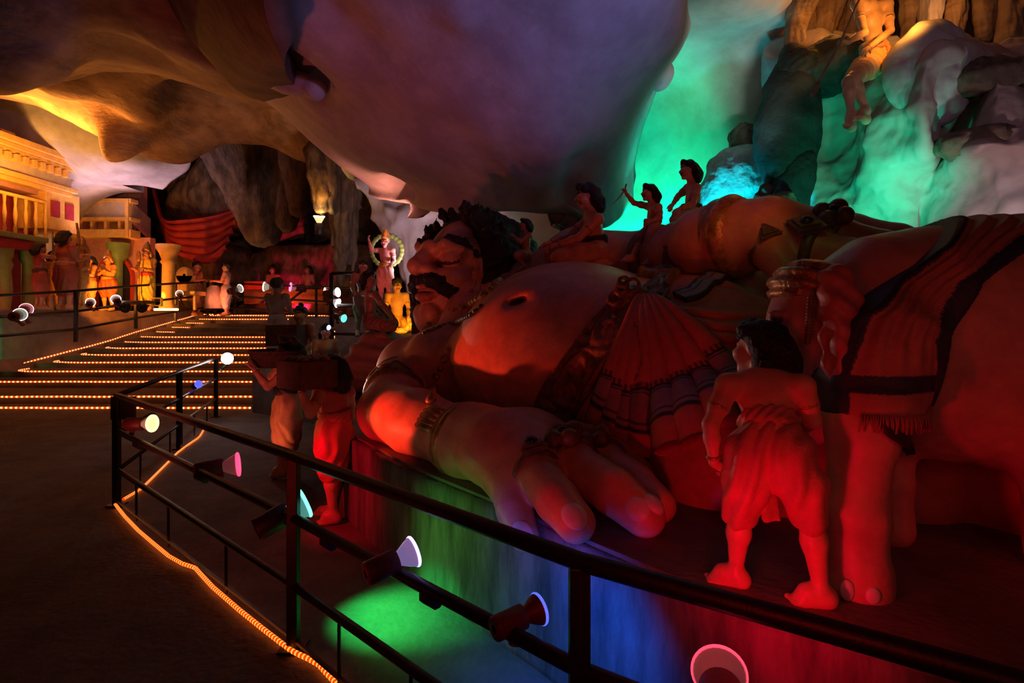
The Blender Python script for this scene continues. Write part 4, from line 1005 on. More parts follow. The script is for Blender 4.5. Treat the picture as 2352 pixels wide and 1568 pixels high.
# cloth over hips and legs -------------------------------------------------
c = Sculpt(.024)
c.ell(V3(1.32, 4.15, 1.2), (.62, .78, .72), k=.15)
c.tube([V3(1.15, 3.95, 1.12), V3(2.35, 3.5, 1.12), V3(3.3, 3.45, 1.05)], [.64, .55, .45], k=.15); c.tube([V3(1.5, 4.7, 1.36), V3(2.7, 4.75, 1.46), V3(3.6, 4.7, 1.3)], [.72, .62, .5], k=.15)
c.tube([V3(.85, 3.5, .8), V3(1.15, 3.12, .8), V3(1.55, 3.02, .82), V3(2.0, 3.05, .85), V3(2.6, 3.0, .85)], [.28, .3, .32, .34, .36], k=.3)
c.ell(V3(1.95, 2.98, 1.0), (.3, .2, .36), k=.12); c.ell(V3(2.02, 2.80, .92), (.27, .26, .36), k=.05); c.ell(V3(2.5, 2.66, .82), (.42, .36, .3), k=.06); c.ell(V3(2.3, 2.95, .8), (.35, .3, .3), k=.1)
def cf(V, n):
    ang = np.arctan2(V[:, 2]-.9, -(V[:, 1]-4.0)); return .02*np.sin(V[:, 0]*6+ang*14+2*vnoise(V*1.5))*np.clip((V[:, 0]-1.1)*2, 0, 1)+.01*fbm(V*2, 2)
cloth = c.mesh('lower_garment', M_CLOTH, giant, CL, cf, clip=lambda g: .95+.25*(g[..., 2]-1.2)*0-(g[..., 0]+.34*(4.3-g[..., 1])*0) if False else (.80-g[..., 0]+.0*g[..., 1]))
AB = bvh_of(body, cloth)
# ornate belt
def relief(u, v):
    p = (u % .46)/.46-.5; q = v*.5; r = math.hypot(p*.9, q); e = .55
    if abs(v) > .8: return 1.25
    e += .45*max(0, math.cos(min(abs(r-.33)*22, 1.6)))
    a = math.atan2(q, p*.9); e += .5*max(0, math.cos(min(r*11-1.2+.0, 1.6)))*(0.5+.5*math.cos(a*6))
    if r < .07: e += .4
    if r > .42: e += .35*math.sin(u*60+v*5)
    return e
bpx = [(1530, 606), (1512, 640), (1478, 690), (1425, 740), (1368, 805), (1322, 870), (1285, 930), (1262, 990), (1250, 1040)]
bp = [hit(AB, *q)[0] for q in bpx]; bp = [q for q in bp if q is not None]
def goldc(u, v, L): return (.30, .2, .1)
M_GOLDA = mat('carved_belt_paint', attr=True, rough=.38, metal=.15, noise=.6, scale=26, bump=.3)
belt = strap('belt', AB, bp, .30, .028, M_GOLDA, giant, 21, 260, relief, goldc, .04)
bu = Sculpt(.012); bq = hit(AB, 1450, 705)[0]; rs = random.Random(8)
for i in range(16):
    o_ = np.array([rs.uniform(-.14, .2), -.03, rs.uniform(-.14, .18)]); bu.ring(bq+o_+V3(0, -.02, 0), V3(-.3, -1, .4), rs.uniform(.03, .06), .014, k=.01)
bu.ell(bq, (.17, .07, .15), k=.03)
bu.mesh('belt_clasp', M_GOLDD, giant, disp=lambda V, n: .01*fbm(V*22, 2))
# pleated front fan
knot = (1492, 702)
ends = [(1392, 900, 1372, 985), (1412, 925, 1398, 1010), (1440, 945, 1432, 1025), (1478, 950, 1478, 1035), (1530, 945, 1540, 1030), (1580, 925, 1600, 1010), (1630, 895, 1660, 970), (1668, 848, 1715, 905)]
M_PL = mat('pleated_cloth', attr=True, rough=.55, noise=.2, scale=20, bump=.15)
def plcol(i):
    def f(u, v, L):
        z = .04*abs(((v*2.5+i) % 1)-.5)*2
        if u < .60+z: return CL
        if u < .66: return NAVY
        if u < .665+.005: return GREY
        if u < .68: return NAVY
        if u < .83: return GREY
        if u < .842: return NAVY
        if u < .86: return GREY
        if u < .885: return NAVY
        return CL
    return f
for i, (ex, ey, fx, fy) in enumerate(ends):
    pts = []
    for t in (0, .25, .5, .75, 1):
        bow = math.sin(t*math.pi)*(10 if i > 4 else -6)*(abs(i-3)/3)
        q = hit(AB, knot[0]+(ex-knot[0])*t+bow*.6+(i-4)*6*(1-t), knot[1]+(ey-knot[1])*t-bow)[0]
        if q is not None: pts.append(q+nrm(V3(0, 0, EYE)-q)*(.02+.05*t))
    q = hit(AB, fx, fy)[0]
    if q is not None: pts.append(q+nrm(V3(0, 0, EYE)-q)*.05)
    strap('pleat', AB, pts, lambda u: .06+.125*min(u*1.3, 1), .085, M_PL, giant, 11, 90, lambda u, v: .1+.95*math.sqrt(max(0, 1-v*v)), plcol(i), .02)
# striped borders
def bord(u, v, L):
    z = .25*abs(((L*9) % 1)-.5)*2
    if v > .75-z: return NAVY
    if abs(v-.2) < .05: return NAVY
    if v > -.75: return (.3, .3, .34)
    return NAVY
CB = bvh_of(cloth)
q = [hit(CB, *p_)[0] for p_ in [(1562, 688), (1610, 664), (1665, 638), (1722, 614)]]
strap('border_band', CB, [x for x in q if x is not None], .13, .02, M_PL, giant, 13, 80, None, bord, .02)
q = [hit(AB, *p_)[0] for p_ in [(1392, 955), (1388, 990), (1378, 1030), (1368, 1075)]]
strap('border_band', AB, [x for x in q if x is not None], .16, .02, M_PL, giant, 13, 60, None, bord, .03)
# long soft folds on the garment
for k_, pts in enumerate([[(1560, 715), (1650, 722), (1760, 728)], [(1565, 735), (1650, 750), (1765, 752)], [(1570, 760), (1640, 772), (1700, 780)], [(1310, 870), (1290, 930), (1285, 990)], [(1385, 830), (1345, 900), (1325, 960)], [(1360, 860), (1330, 930), (1310, 1000)]]):
    q = [hit(AB, *p_)[0] for p_ in pts]; q = [x for x in q if x is not None]
    if len(q) > 2: strap('fold', AB, q, .08, .03, M_PL, giant, 7, 40, lambda u, v: math.sqrt(max(0, 1-v*v)), lambda u, v, L: CL, .0)
# necklaces
def beads(name, bv, px, r, parent, m, n, off=0.0, rr=None):
    q = [hit(bv, *p_)[0] for p_ in px]; q = [x for x in q if x is not None]; c = catmull(q, 200)
    L = np.r_[0, np.cumsum(np.linalg.norm(np.diff(c, axis=0), axis=1))]; t = np.linspace(0, L[-1], n); c = np.stack([np.interp(t, L, c[:, k]) for k in range(3)], 1)
    mb_ = MB()
    for i, p in enumerate(c):
        rad_ = r*(1+.35*(i % 2)); v = nrm(V3(0, 0, EYE)-p); p = p+v*off
        mb_.lathe(p-V3(0, 0, rad_), (0, 0, 1), [(rad_*.05, 0), (rad_*.7, rad_*.3), (rad_, rad_), (rad_*.7, rad_*1.7), (rad_*.05, rad_*2)], 8)
    return mb_.build(name, m, parent, True)
NB = bvh_of(body, hd)
beads('necklace', NB, [(985, 745), (1010, 728), (1050, 712), (1075, 700), (1110, 680), (1138, 655), (1150, 645)], .034, giant, M_GOLD, 30)
beads('chest_chain', NB, [(1030, 805), (1018, 835), (1005, 860), (998, 890), (990, 920)], .03, giant, M_GOLD, 16)
beads('necklace', NB, [(975, 765), (1000, 756), (1040, 742), (1080, 725), (1105, 705)], .02, giant, M_GOLDD, 36)

# ------------------------------------------------------------ elephant
ele = thing('elephant_statue', 'small pink elephant statue in gold head cap and fringed navy-bordered blanket', 'statue', (1.7, 2.2, PZ))
ESK = (.66, .33, .27)
e = Sculpt(.0125)
EB = [(V3(1.86, 2.45, 1.53), (.68, .40, .50)), (V3(2.25, 2.42, 1.50), (.55, .42, .52))]
for c_, r_ in EB: e.ell(c_, r_, k=.15)
# near front leg, hind leg, far legs
e.tube([V3(1.36, 2.2, 1.5), V3(1.26, 2.03, 1.25), V3(1.215, 2.0, .95), V3(1.22, 1.985, .74)], [.21, .115, .095, .1], k=.06)
e.cap(V3(1.22, 1.985, .74), V3(1.22, 1.985, .70), .1, .105, k=.02)
e.tube([V3(2.4, 2.2, 1.4), V3(2.15, 2.12, 1.1), V3(2.13, 2.14, .74)], [.36, .19, .15], k=.08)
e.tube([V3(1.58, 2.5, 1.3), V3(1.62, 2.44, .95), V3(1.62, 2.42, .74)], [.2, .085, .09], k=.06)
e.tube([V3(2.5, 2.7, 1.3), V3(2.6, 2.7, .74)], [.25, .14], k=.06)
# neck and head
HC = P(1868, 735, 2.34)
e.tube([V3(1.55, 2.4, 1.68), P(1910, 730, 2.4), HC], [.3, .2, .16], k=.06)
e.ell(P(1852, 690, 2.3), (.12, .15, .14), k=.05); e.ell(P(1830, 740, 2.27), (.10, .12, .12), k=.04)
e.tube([P(1830, 745, 2.26), P(1838, 800, 2.27), P(1862, 840, 2.34), P(1880, 880, 2.46), P(1888, 930, 2.54), P(1880, 1000, 2.56)], [.11, .09, .075, .055, .045, .04], k=.04)
e.ell(P(1782, 733, 2.2), (.02, .02, .016), k=.004, col=(.05, .03, .03)); e.ell(P(1782, 720, 2.2), (.035, .02, .014), k=.015)
e.cap(P(1850, 850, 2.24), P(1862, 868, 2.24), .07, .03, k=.03)
def ewr(V, n): return .0008*np.sin(V[:, 2]*90+fbm(V*8, 2)*3)*np.clip((1.2-V[:, 2])*3, 0, 1)+.003*fbm(V*10, 3)
e.mesh('body', M_PAINT, ele, ESK, ewr)
# ears
for (sx, Y, nm) in ((0, 2.09, 'ear'),):
    s_ = Sculpt(.009)
    s_.tube([P(1908, 650, Y+.05), P(1920, 710, Y), P(1918, 780, Y-.03), P(1916, 840, Y-.04), P(1918, 885, Y-.05)], [.055, .05, .045, .03, .01], k=.04)
    s_.tube([P(1925, 640, Y+.06), P(1945, 690, Y+.02), P(1935, 770, Y), P(1922, 850, Y-.04)], [.05, .04, .035, .02], k=.04)
    s_.ell(P(1905, 760, Y-.07), (.018, .04, .16), frame((0, 1, 0), (-.08, 0, 1)), k=.02, op=1)
    s_.mesh(nm, M_PAINT, ele, (.62, .2, .18), lambda V, n: .004*np.sin(V[:, 2]*70+V[:, 0]*60)+.004*fbm(V*14, 2))
s_ = Sculpt(.012); s_.tube([P(1790, 660, 2.75), P(1775, 720, 2.8), P(1790, 790, 2.78)], [.05, .07, .03], k=.03); 
s_ = Sculpt(.009)
s_.ell(P(1852, 655, 2.3), (.14, .165, .1), frame((0, 1, 0), (-.16, 0, 1)), k=.02)
s_.mesh('head_cap', M_GOLD, ele, disp=lambda V, n: .008*np.sign(np.sin((V[:, 2]+V[:, 0]*.35)*120)), clip=lambda g: (P(1842, 668, 2.3)[2]-g[..., 2])+.28*(P(1842, 660, 2.3)[0]-g[..., 0])*-1)
mbk = MB()
for i in range(15):
    p = P(1862-8*(i/14), 683+i*7.4, 2.06); mbk.lathe(p-V3(0, 0, .009), (0, 0, 1), [(.001, 0), (.012, .005), (.014, .01), (.001, .018)], 8)
mbk.build('bead_string', M_GOLDD, ele, True)
s_ = Sculpt(.004); s_.ell(V3(1.135, 1.915, .715), (.022, .02, .036), k=.001); s_.mesh('toe_nail', mat('nail_enamel'), ele)
s_ = Sculpt(.004); s_.ell(V3(1.2, 1.882, .712), (.026, .014, .03), k=.001); s_.mesh('toe_nail', mat('nail_enamel'), ele)
# blanket
bl = Sculpt(.0075)
for c_, r_ in EB: bl.ell(c_, np.array(r_)+.03, k=.15)
bl.tube([V3(1.55, 2.4, 1.68), P(1935, 720, 2.32)], [.365, .255], k=.08); bl.tube([V3(1.36, 2.2, 1.5), V3(1.30, 2.06, 1.3)], [.27, .17], k=.06)
def lf(g): return np.interp(g[..., 2], [1.2, 1.31, 1.43, 1.635, 1.89, 2.1], [1.12, 1.13, 1.15, 1.23, 1.6, 1.93])
def rt(g): return np.interp(g[..., 2], [1.2, 1.27, 1.56, 1.765, 1.946, 2.05], [1.56, 1.56, 1.57, 1.71, 2.02, 2.3])
def bclip(g): return np.maximum.reduce([(lf(g)-g[..., 0])*.8, (g[..., 0]-rt(g))*.8, (1.295-g[..., 2])])
def bdisp(V, n):
    t = (V[:, 0]-lf(V))/(rt(V)-lf(V))
    return .009*np.sin(t*34+1.2*vnoise(V*4))*np.clip((V[:, 2]-1.42)*6, .0, 1)*(t < .7)*(t > .06)+np.where(t > .78, .006, 0)
def bpaint(V, C):
    z = V[:, 2]; l = V[:, 0]-lf(V); r = rt(V)-V[:, 0]
    nv = (l < .035) | (r < .085) | ((z > 1.375) & (z < 1.435)); C[nv] = (.035, .04, .08); return C
blo = bl.mesh('blanket', M_CLOTH, ele, (.52, .19, .15), bdisp, bpaint, bclip)
fr = MB(); LB = bvh_of(blo)
for i in range(56):
    x = 1.19+.36*i/55; r = LB.ray_cast(Vector((x, 1.0, 1.31)), Vector((0, 1, 0)))
    if r[0] is None: continue
    q = np.array(r[0])+V3(0, -.006, 0); sw = random.uniform(-.006, .006); fr.tube([q, q+V3(sw, -.004, -.03), q+V3(sw*2, 0, -.055-.01*random.random())], [.0038, .0034, .002], 4)
f_ = fr.build('blanket_fringe', mat('fringe_cloth', (.4, .12, .1), rough=.7), ele, True); f_['kind'] = 'stuff'
EBV = bvh_of(bpy.data.objects['body.001'] if 'body.001' in bpy.data.objects else blo)
q = [hit(EBV, *p_)[0] for p_ in [(2035, 955), (2055, 1000), (2090, 1035), (2140, 1060), (2195, 1078)]]
q = [x for x in q if x is not None]
if len(q) > 2: strap('girth_strap', EBV, q, .035, .012, mat('pleated_cloth'), ele, 5, 40, None, lambda u, v, L: (.03, .02, .03), .006)
# giant's draped foot seen under the elephant
# ------------------------------------------------------------ boy pushing, seen from behind
CR = (.66, .25, .18)
def bx(*a): return a
boyJ = dict(head=(1742, 800, 2.12), neck=(1752, 852, 2.06), chest=(1758, 905, 1.98), pelvis=(1766, 1010, 1.93),
  shL=(1672, 885, 2.0), shR=(1842, 888, 1.93), elL=(1632, 975, 1.98), wrL=(1640, 1062, 2.0), elR=(1866, 965, 1.92), wrR=(1830, 985, 2.14),
  hipL=(1722, 1035, 1.95), hipR=(1812, 1035, 1.9), knL=(1700, 1180, 2.0), knR=(1862, 1190, 1.89), anL=(1690, 1312, 2.03), anR=(1886, 1358, 1.875),
  toL=(1640, 1340, 2.03), toR=(1828, 1378, 1.90))
for k_ in ('toL',): boyJ[k_] = (1636, 1330, 2.07)
human('boy_statue', 'red-lit boy statue in knotted loincloth standing with his back turned beside the elephant leg', boyJ, 1.06, (-.55, .8, .0), U=(-.05, .25, 1), cloth=CR, clen=1.0, sash=(.72, .28, .2), vox=.0052, hsc=1.3,
      hands={'L': (V3(.7, .3, -.35), V3(-.2, -.8, .6), .6), 'R': (V3(0, 1, .1), V3(0, -.2, 1), .3)}, drop=1)
# ------------------------------------------------------------ people on the giant
human('kneeling_man_statue', 'largest small man statue, kneeling on the giant belly, pushing with both arms',
  dict(head=(1347, 450, 5.0), pelvis=(1368, 572, 5.0), chest=(1362, 522, 5.0), neck=(1355, 485, 5.0), shL=(1372, 503, 4.83), shR=(1352, 503, 5.17), elL=(1330, 545, 4.8), wrL=(1280, 562, 4.85), elR=(1305, 545, 5.15), wrR=(1262, 558, 5.1),
       hipL=(1368, 582, 4.88), hipR=(1368, 582, 5.12), knL=(1285, 592, 4.82), knR=(1270, 585, 5.12), anL=(1372, 606, 4.85), anR=(1368, 604, 5.12), toL=(1395, 606, 4.88), toR=(1392, 606, 5.12)),
  1.3, (-1, -.08, -.15), cloth=(.7, .26, .16), sash=NAVY, skin=(.7, .32, .2), vox=.008, hands={'L': (V3(-1, 0, -.25), V3(0, 0, 1), .4), 'R': (V3(-1, 0, -.25), V3(0, 0, 1), .4)})
def knife(sc, j, L, root):
    h_ = j['wrR']+V3(-.01, 0, .035); 
    pts = [h_+V3(.012, 0, .05), h_, h_+V3(-.05, 0, -.07), h_+V3(-.12, 0, -.14)]
    mb_ = MB(); mb_.tube([pts[0], pts[0]*.3+pts[1]*.7], .008, 6); mb_.build('handle', M_GOLDD, kn_root, True)
    c_ = catmull(pts[1:], 10); V = []
    for i, p in enumerate(c_):
        w_ = .016*(1-(i/10)**2)+.001; n_ = V3(.8, 0, -.5); V += [p-n_*w_*.5, p+n_*w_*.5, p+V3(0, .004, 0)]
    mk('blade', V, [(i*3, i*3+1, i*3+4, i*3+3) for i in range(10)]+[(i*3+1, i*3+2, i*3+5, i*3+4) for i in range(10)]+[(i*3+2, i*3, i*3+3, i*3+5) for i in range(10)], M_GOLDD, kn_root, False)
kn_root = thing('dagger', 'curved dagger held up by the small man before the green wall', 'dagger', P(1438, 440, 5.1))
human('dagger_man_statue', 'small moustached man raising a curved dagger on top of the giant', 
  dict(head=(1490, 442, 4.95), pelvis=(1500, 522, 4.95), chest=(1502, 492, 4.95), neck=(1497, 466, 4.95), shL=(1512, 476, 4.84), shR=(1490, 474, 5.06), elL=(1516, 500, 4.8), wrL=(1492, 508, 4.78), elR=(1456, 466, 5.1), wrR=(1438, 444, 5.1),
       hipL=(1505, 530, 4.88), hipR=(1496, 530, 5.0), knL=(1495, 560, 4.78), knR=(1468, 555, 4.9), anL=(1500, 600, 4.72), anR=(1452, 590, 4.78), toL=(1480, 606, 4.66), toR=(1432, 598, 4.72)),
  .86, (-1, -.15, -.05), cloth=(.6, .38, .2), sash=(.55, .3, .16), sashdrop=True, mous=True, skin=(.62, .32, .2), vox=.006, hands={'R': (V3(-.2, 0, 1), V3(1, 0, .2), 1.1)}, extra=knife, clen=.9, cat='statue')
human('sitting_man_statue', 'small moustached man sitting on the giant arm, one hand reaching down', 
  dict(head=(1580, 390, 5.0), pelvis=(1588, 492, 5.0), chest=(1592, 452, 5.0), neck=(1588, 420, 5.0), shL=(1600, 432, 4.87), shR=(1580, 432, 5.13), elL=(1592, 468, 4.78), wrL=(1560, 480, 4.74), elR=(1558, 450, 5.14), wrR=(1546, 468, 5.1),
       hipL=(1592, 498, 4.92), hipR=(1586, 498, 5.06), knL=(1552, 508, 4.8), knR=(1548, 505, 5.0), anL=(1556, 556, 4.76), anR=(1590, 512, 4.9), toL=(1540, 574, 4.7), toR=(1608, 520, 4.88)),
  1.0, (-1, -.12, -.1), cloth=(.72, .38, .2), sash=NAVY, mous=True, skin=(.7, .38, .22), vox=.0065, clen=.85)
human('squatting_man_statue', 'small dark-haired man squatting by the giant hair, hands raised before his face',
  dict(head=(1205, 515, 5.5), pelvis=(1208, 582, 5.5), chest=(1208, 552, 5.5), neck=(1208, 532, 5.5), shL=(1216, 540, 5.42), shR=(1205, 540, 5.6), elL=(1196, 556, 5.38), wrL=(1182, 543, 5.4), elR=(1192, 555, 5.6), wrR=(1180, 542, 5.58),
       hipL=(1210, 586, 5.45), hipR=(1206, 586, 5.55), knL=(1188, 588, 5.38), knR=(1186, 584, 5.6), anL=(1206, 612, 5.38), anR=(1204, 608, 5.6), toL=(1190, 620, 5.34), toR=(1188, 616, 5.56)),
  .66, (-1, -.1, -.05), cloth=(.5, .25, .18), sash=None, skin=(.5, .26, .18), vox=.006, armlets=False)
human('climbing_man_statue', 'tiny man statue standing against the giant cheek below the closed eye',
  dict(head=(1092, 580, 5.12), pelvis=(1098, 622, 5.12), chest=(1097, 604, 5.12), neck=(1095, 590, 5.12), shL=(1104, 596, 5.1), shR=(1088, 596, 5.14), elL=(1106, 612, 5.06), wrL=(1104, 626, 5.06), elR=(1086, 584, 5.2), wrR=(1088, 572, 5.22),
       knL=(1100, 645, 5.1), knR=(1092, 645, 5.16), anL=(1104, 668, 5.08), anR=(1084, 664, 5.16), toL=(1098, 673, 5.04), toR=(1076, 670, 5.12)),
  .42, (-.6, .7, .1), cloth=(.5, .2, .14), sash=None, skin=(.55, .26, .18), vox=.004, armlets=False)
# ------------------------------------------------------------ spear guard on the ledge
human('spear_guard_statue', 'amber-lit guard statue seated on the high ledge holding a downturned spear',
  dict(head=(1990, -45, 5.55), pelvis=(2008, 128, 5.6), chest=(2004, 45, 5.6), neck=(1995, -2, 5.58), shL=(2038, 10, 5.62), shR=(1968, 8, 5.5), elL=(2045, 70, 5.5), wrL=(1992, 112, 5.3), elR=(1985, 75, 5.3), wrR=(1945, 98, 5.2),
       hipL=(2018, 142, 5.6), hipR=(1998, 142, 5.55), knL=(1962, 180, 5.25), knR=(1948, 188, 5.22), anL=(1988, 252, 5.25), anR=(1955, 262, 5.2), toL=(1975, 268, 5.1), toR=(1948, 288, 5.08)),
  1.34, (-.6, -.75, -.1), cloth=(.78, .45, .2), sash=(.6, .3, .14), skin=(.8, .48, .26), vox=.009, clen=.75, sashdrop=True, hands={'R': (V3(-.8, -.3, .1), V3(0, -.3, 1), 1.0)})
sp_ = thing('spear', 'long thin spear slanting down to the left from the seated guard', 'spear', P(1930, 100, 5.15))
mb_ = MB(); mb_.tube([P(2000, -60, 5.25), P(1930, 98, 5.17), P(1880, 188, 5.12)], .011, 8); mb_.build('shaft', mat('spear_wood', (.35, .22, .12), rough=.6, noise=.3), sp_, True)
s_ = Sculpt(.004); ax_ = nrm(P(1862, 222, 5.1)-P(1880, 188, 5.12)); s_.ell(P(1872, 205, 5.11), (.032, .085, .010), np.array([np.cross(ax_, V3(0, 1, 0)), ax_, V3(0, 1, 0)]), k=.002); s_.mesh('spearhead', M_GOLDD, sp_)
# ------------------------------------------------------------ basket carriers
human('carrier_statue', 'statue of a porter with striped wrap, raising both forearms, left of the other carrier',
  dict(head=(660, 800, 5.75), pelvis=(660, 915, 5.76), chest=(660, 868, 5.78), neck=(658, 830, 5.76), shL=(672, 845, 5.6), shR=(645, 845, 5.95), elL=(615, 888, 5.5), wrL=(584, 850, 5.5), elR=(612, 880, 5.95), wrR=(588, 845, 5.9),
       hipL=(665, 930, 5.68), hipR=(652, 930, 5.85), knL=(668, 1000, 5.66), knR=(648, 1002, 5.8), anL=(668, 1066, 5.76), anR=(645, 1080, 5.72), toL=(650, 1078, 5.8), toR=(626, 1092, 5.72)),
  1.42, (-1, -.1, 0), cloth=(.85, .42, .28), sash=NAVY, skin=(.7, .34, .24), vox=.0085, clen=1.35, kilt=True, hands={'L': (V3(-.3, 0, 1), V3(1, 0, .2), .8), 'R': (V3(-.3, 0, 1), V3(1, 0, .2), .8)})
tray = thing('carried_basket', 'dark round basket held over the left porter arms', 'basket', P(630, 835, 5.72))
MB().lathe(P(632, 842, 5.72), (0, 0, 1), [(.02, 0), (.17, .0), (.235, .1), (.25, .16), (.235, .16), (.16, .03), (.02, .02)], 28).build('bowl', mat('dark_basket', (.07, .035, .03), rough=.8, noise=.5, scale=30, bump=.6), tray, True)
tube('rim', [P(632, 842, 5.72)+V3(.245*math.cos(a), .245*math.sin(a), .16) for a in np.linspace(0, 6.283, 33)], .014, mat('dark_basket'), tray, 6)
human('carrier_statue', 'curly-haired porter statue in a red tunic, nearer of the two carriers',
  dict(head=(768, 850, 4.44), pelvis=(768, 975, 4.46), chest=(768, 930, 4.46), neck=(768, 888, 4.45), shL=(735, 902, 4.36), shR=(800, 902, 4.58), elL=(712, 950, 4.22), wrL=(690, 893, 4.2), elR=(805, 960, 4.6), wrR=(745, 965, 4.7),
       hipL=(755, 995, 4.42), hipR=(782, 995, 4.52), knL=(758, 1080, 4.42), knR=(775, 1078, 4.6), anL=(765, 1180, 4.46), anR=(760, 1168, 4.72), toL=(738, 1200, 4.44), toR=(722, 1185, 4.7)),
  1.36, (-.72, .55, 0), cloth=(.72, .14, .12), sash=(.65, .14, .12), shirt=(.6, .12, .1), skin=(.72, .3, .22), vox=.0075, clen=.98, kilt=True, trim=None, hands={'L': (V3(-.2, 0, 1), V3(1, 0, .2), .8)})
tray = thing('carried_crate', 'dark square crate of round fruit on the nearer porter shoulder', 'crate', P(705, 872, 4.25))
Rm = frame(V3(-.72, .55, 0)); cc_ = P(706, 858, 4.25)
for sgn in (-1, 1):
    MB().box(cc_+Rm[0]*.15*sgn, (.012, .15, .10), Rm).build('side_board', mat('crate_wood', (.09, .04, .035), rough=.7, noise=.4, scale=20), tray, False, .003)
    MB().box(cc_+Rm[1]*.14*sgn, (.15, .012, .10), Rm).build('side_board', mat('crate_wood'), tray, False, .003)
MB().box(cc_-V3(0, 0, .095), (.15, .14, .008), Rm).build('bottom_board', mat('crate_wood'), tray)
for i in range(9):
    s_ = Sculpt(.006); pp = cc_+Rm[0]*((i % 3)-1)*.088+Rm[1]*((i//3)-1)*.085+V3(0, 0, .1)
    s_.ell(pp, (.042, .042, .038), k=.001); o = s_.mesh('fruit', mat('fruit_skin', (.35, .16, .06), rough=.5, noise=.3), None)
    tag(o, 'round brown fruit in the porter crate, %s row, %s' % (('near', 'middle', 'far')[i//3], ('left end', 'centre', 'right end')[i % 3]), 'fruit', 'fruit in the carried crate')

# ------------------------------------------------------------ mid-distance group
def quick(name, label, px, pyh, pyf, Y, F, s=None, pose='stand', **k):
    """upright figure given head-top and foot rows"""
    H = (pyf-pyh)*Y/F_PX; s = s or H; u = s*F_PX/Y  # px per stature
    top = pyh; hy = top+.065*u; F = nrm(V3(F[0], F[1], 0)); R = np.cross(F, (0, 0, 1))  # his right
    c = P(px, hy, Y); z = lambda f: c[2]+.065*s-s*f
    pt = lambda r, f, dn: V3(c[0], c[1], 0)+R*r*s+F*f*s+V3(0, 0, z(dn))
    J = dict(head=pt(0, .0, .065), neck=pt(0, -.01, .15), chest=pt(0, -.01, .27), pelvis=pt(0, 0, .47), shR=pt(.11, -.01, .19), shL=pt(-.11, -.01, .19),
             elR=pt(.14, 0, .35), elL=pt(-.14, 0, .35), wrR=pt(.12, .12, .42), wrL=pt(-.12, .12, .42),
             knR=pt(.06, .02, .72), knL=pt(-.06, .01, .72), anR=pt(.065, -.01, .945), anL=pt(-.065, -.02, .945), toR=pt(.075, .08, .985), toL=pt(-.075, .07, .985))
    if pose == 'pray': J.update(wrR=pt(.02, .11, .28), wrL=pt(-.02, .11, .28), elR=pt(.13, .05, .34), elL=pt(-.13, .05, .34))
    if pose == 'carry': J.update(wrR=pt(.08, .2, .33), wrL=pt(-.08, .2, .33), elR=pt(.13, .05, .35), elL=pt(-.13, .05, .35))
    if pose == 'bow': J.update(elR=pt(.2, .1, .22), wrR=pt(.22, .2, .14))
    if pose == 'raise': J.update(elR=pt(.18, .08, .2), wrR=pt(.2, .12, .06))
    if pose == 'lap': J.update(pelvis=pt(0, 0, .5), knR=pt(.12, .18, .56), knL=pt(-.12, .18, .56), anR=pt(.04, .2, .62), anL=pt(-.04, .2, .62), toR=pt(-.05, .24, .63), toL=pt(.05, .25, .63), wrR=pt(.1, .18, .46), wrL=pt(-.1, .18, .46))
    J.update(k.pop('J', {}) if 'J' in k else {})
    k.setdefault('vox', s/105)
    return human(name, label, J, s, (F[0], F[1], -.02), **k)
DRK = (.35, .2, .16)
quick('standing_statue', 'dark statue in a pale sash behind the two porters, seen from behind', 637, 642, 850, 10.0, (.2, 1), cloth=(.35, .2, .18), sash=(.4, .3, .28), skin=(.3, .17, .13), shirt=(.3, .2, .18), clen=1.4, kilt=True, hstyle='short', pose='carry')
bxx = thing('carried_box', 'dark open box carried behind the left porter head', 'box', P(658, 790, 8.9))
for o_, h_ in ((V3(0, -.2, .14), (.24, .012, .16)), (V3(0, .2, .14), (.24, .012, .16)), (V3(-.23, 0, .14), (.012, .2, .16)), (V3(.23, 0, .14), (.012, .2, .16)), (V3(0, 0, -.01), (.24, .2, .012))):
    MB().box(P(658, 790, 8.9)+o_, h_).build('board', mat('crate_wood'), bxx)
quick('kneeling_woman_statue', 'statue of a kneeling woman with hair bun and head band between the porters', 690, 708, 860, 9.2, (-.2, -1), s=1.6, pose='lap', cloth=(.6, .3, .15), skin=(.5, .25, .17), hstyle='topbun', sash=None)
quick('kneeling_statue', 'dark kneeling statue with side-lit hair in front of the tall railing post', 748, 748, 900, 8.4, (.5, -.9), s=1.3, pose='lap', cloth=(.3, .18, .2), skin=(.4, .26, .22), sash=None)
human('drummer_statue', 'statue of a man seated on the great drum with one arm stretched right', 
  dict(head=(848, 640, 7.0), pelvis=(852, 738, 7.0), chest=(850, 695, 7.0), neck=(850, 665, 7.0), shL=(838, 675, 7.15), shR=(862, 677, 6.85), elL=(868, 705, 7.2), wrL=(888, 725, 7.1), elR=(885, 705, 6.75), wrR=(905, 730, 6.7),
       knL=(905, 745, 7.1), knR=(900, 750, 6.75), anL=(880, 765, 7.1), anR=(870, 770, 6.65), toL=(900, 768, 7.1), toR=(892, 775, 6.62)), 1.12, (1, -.2, 0), cloth=(.4, .16, .12), skin=(.42, .2, .15), sash=(.4, .16, .1), vox=.009)
dr = Sculpt(.02); dr.ell(P(882, 835, 6.9), (.44, .4, .42), k=.05); dr.ell(P(838, 850, 6.8), (.25, .3, .3), k=.08)
o = dr.mesh('draped_drum', M_CLOTH, None, (.42, .2, .16), lambda V, n: .018*np.sin(V[:, 2]*38+V[:, 0]*8+2*vnoise(V*2))); tag(o, 'huge cloth-draped round drum below the seated drummer', 'drum')
for z0, rr in ((0, .62),):
    bs = boulder('drum_base', 872, 930, 6.9, (.6, .45, .3), M_DARKROCK, 'low dark rock base under the draped drum', 21, .1)
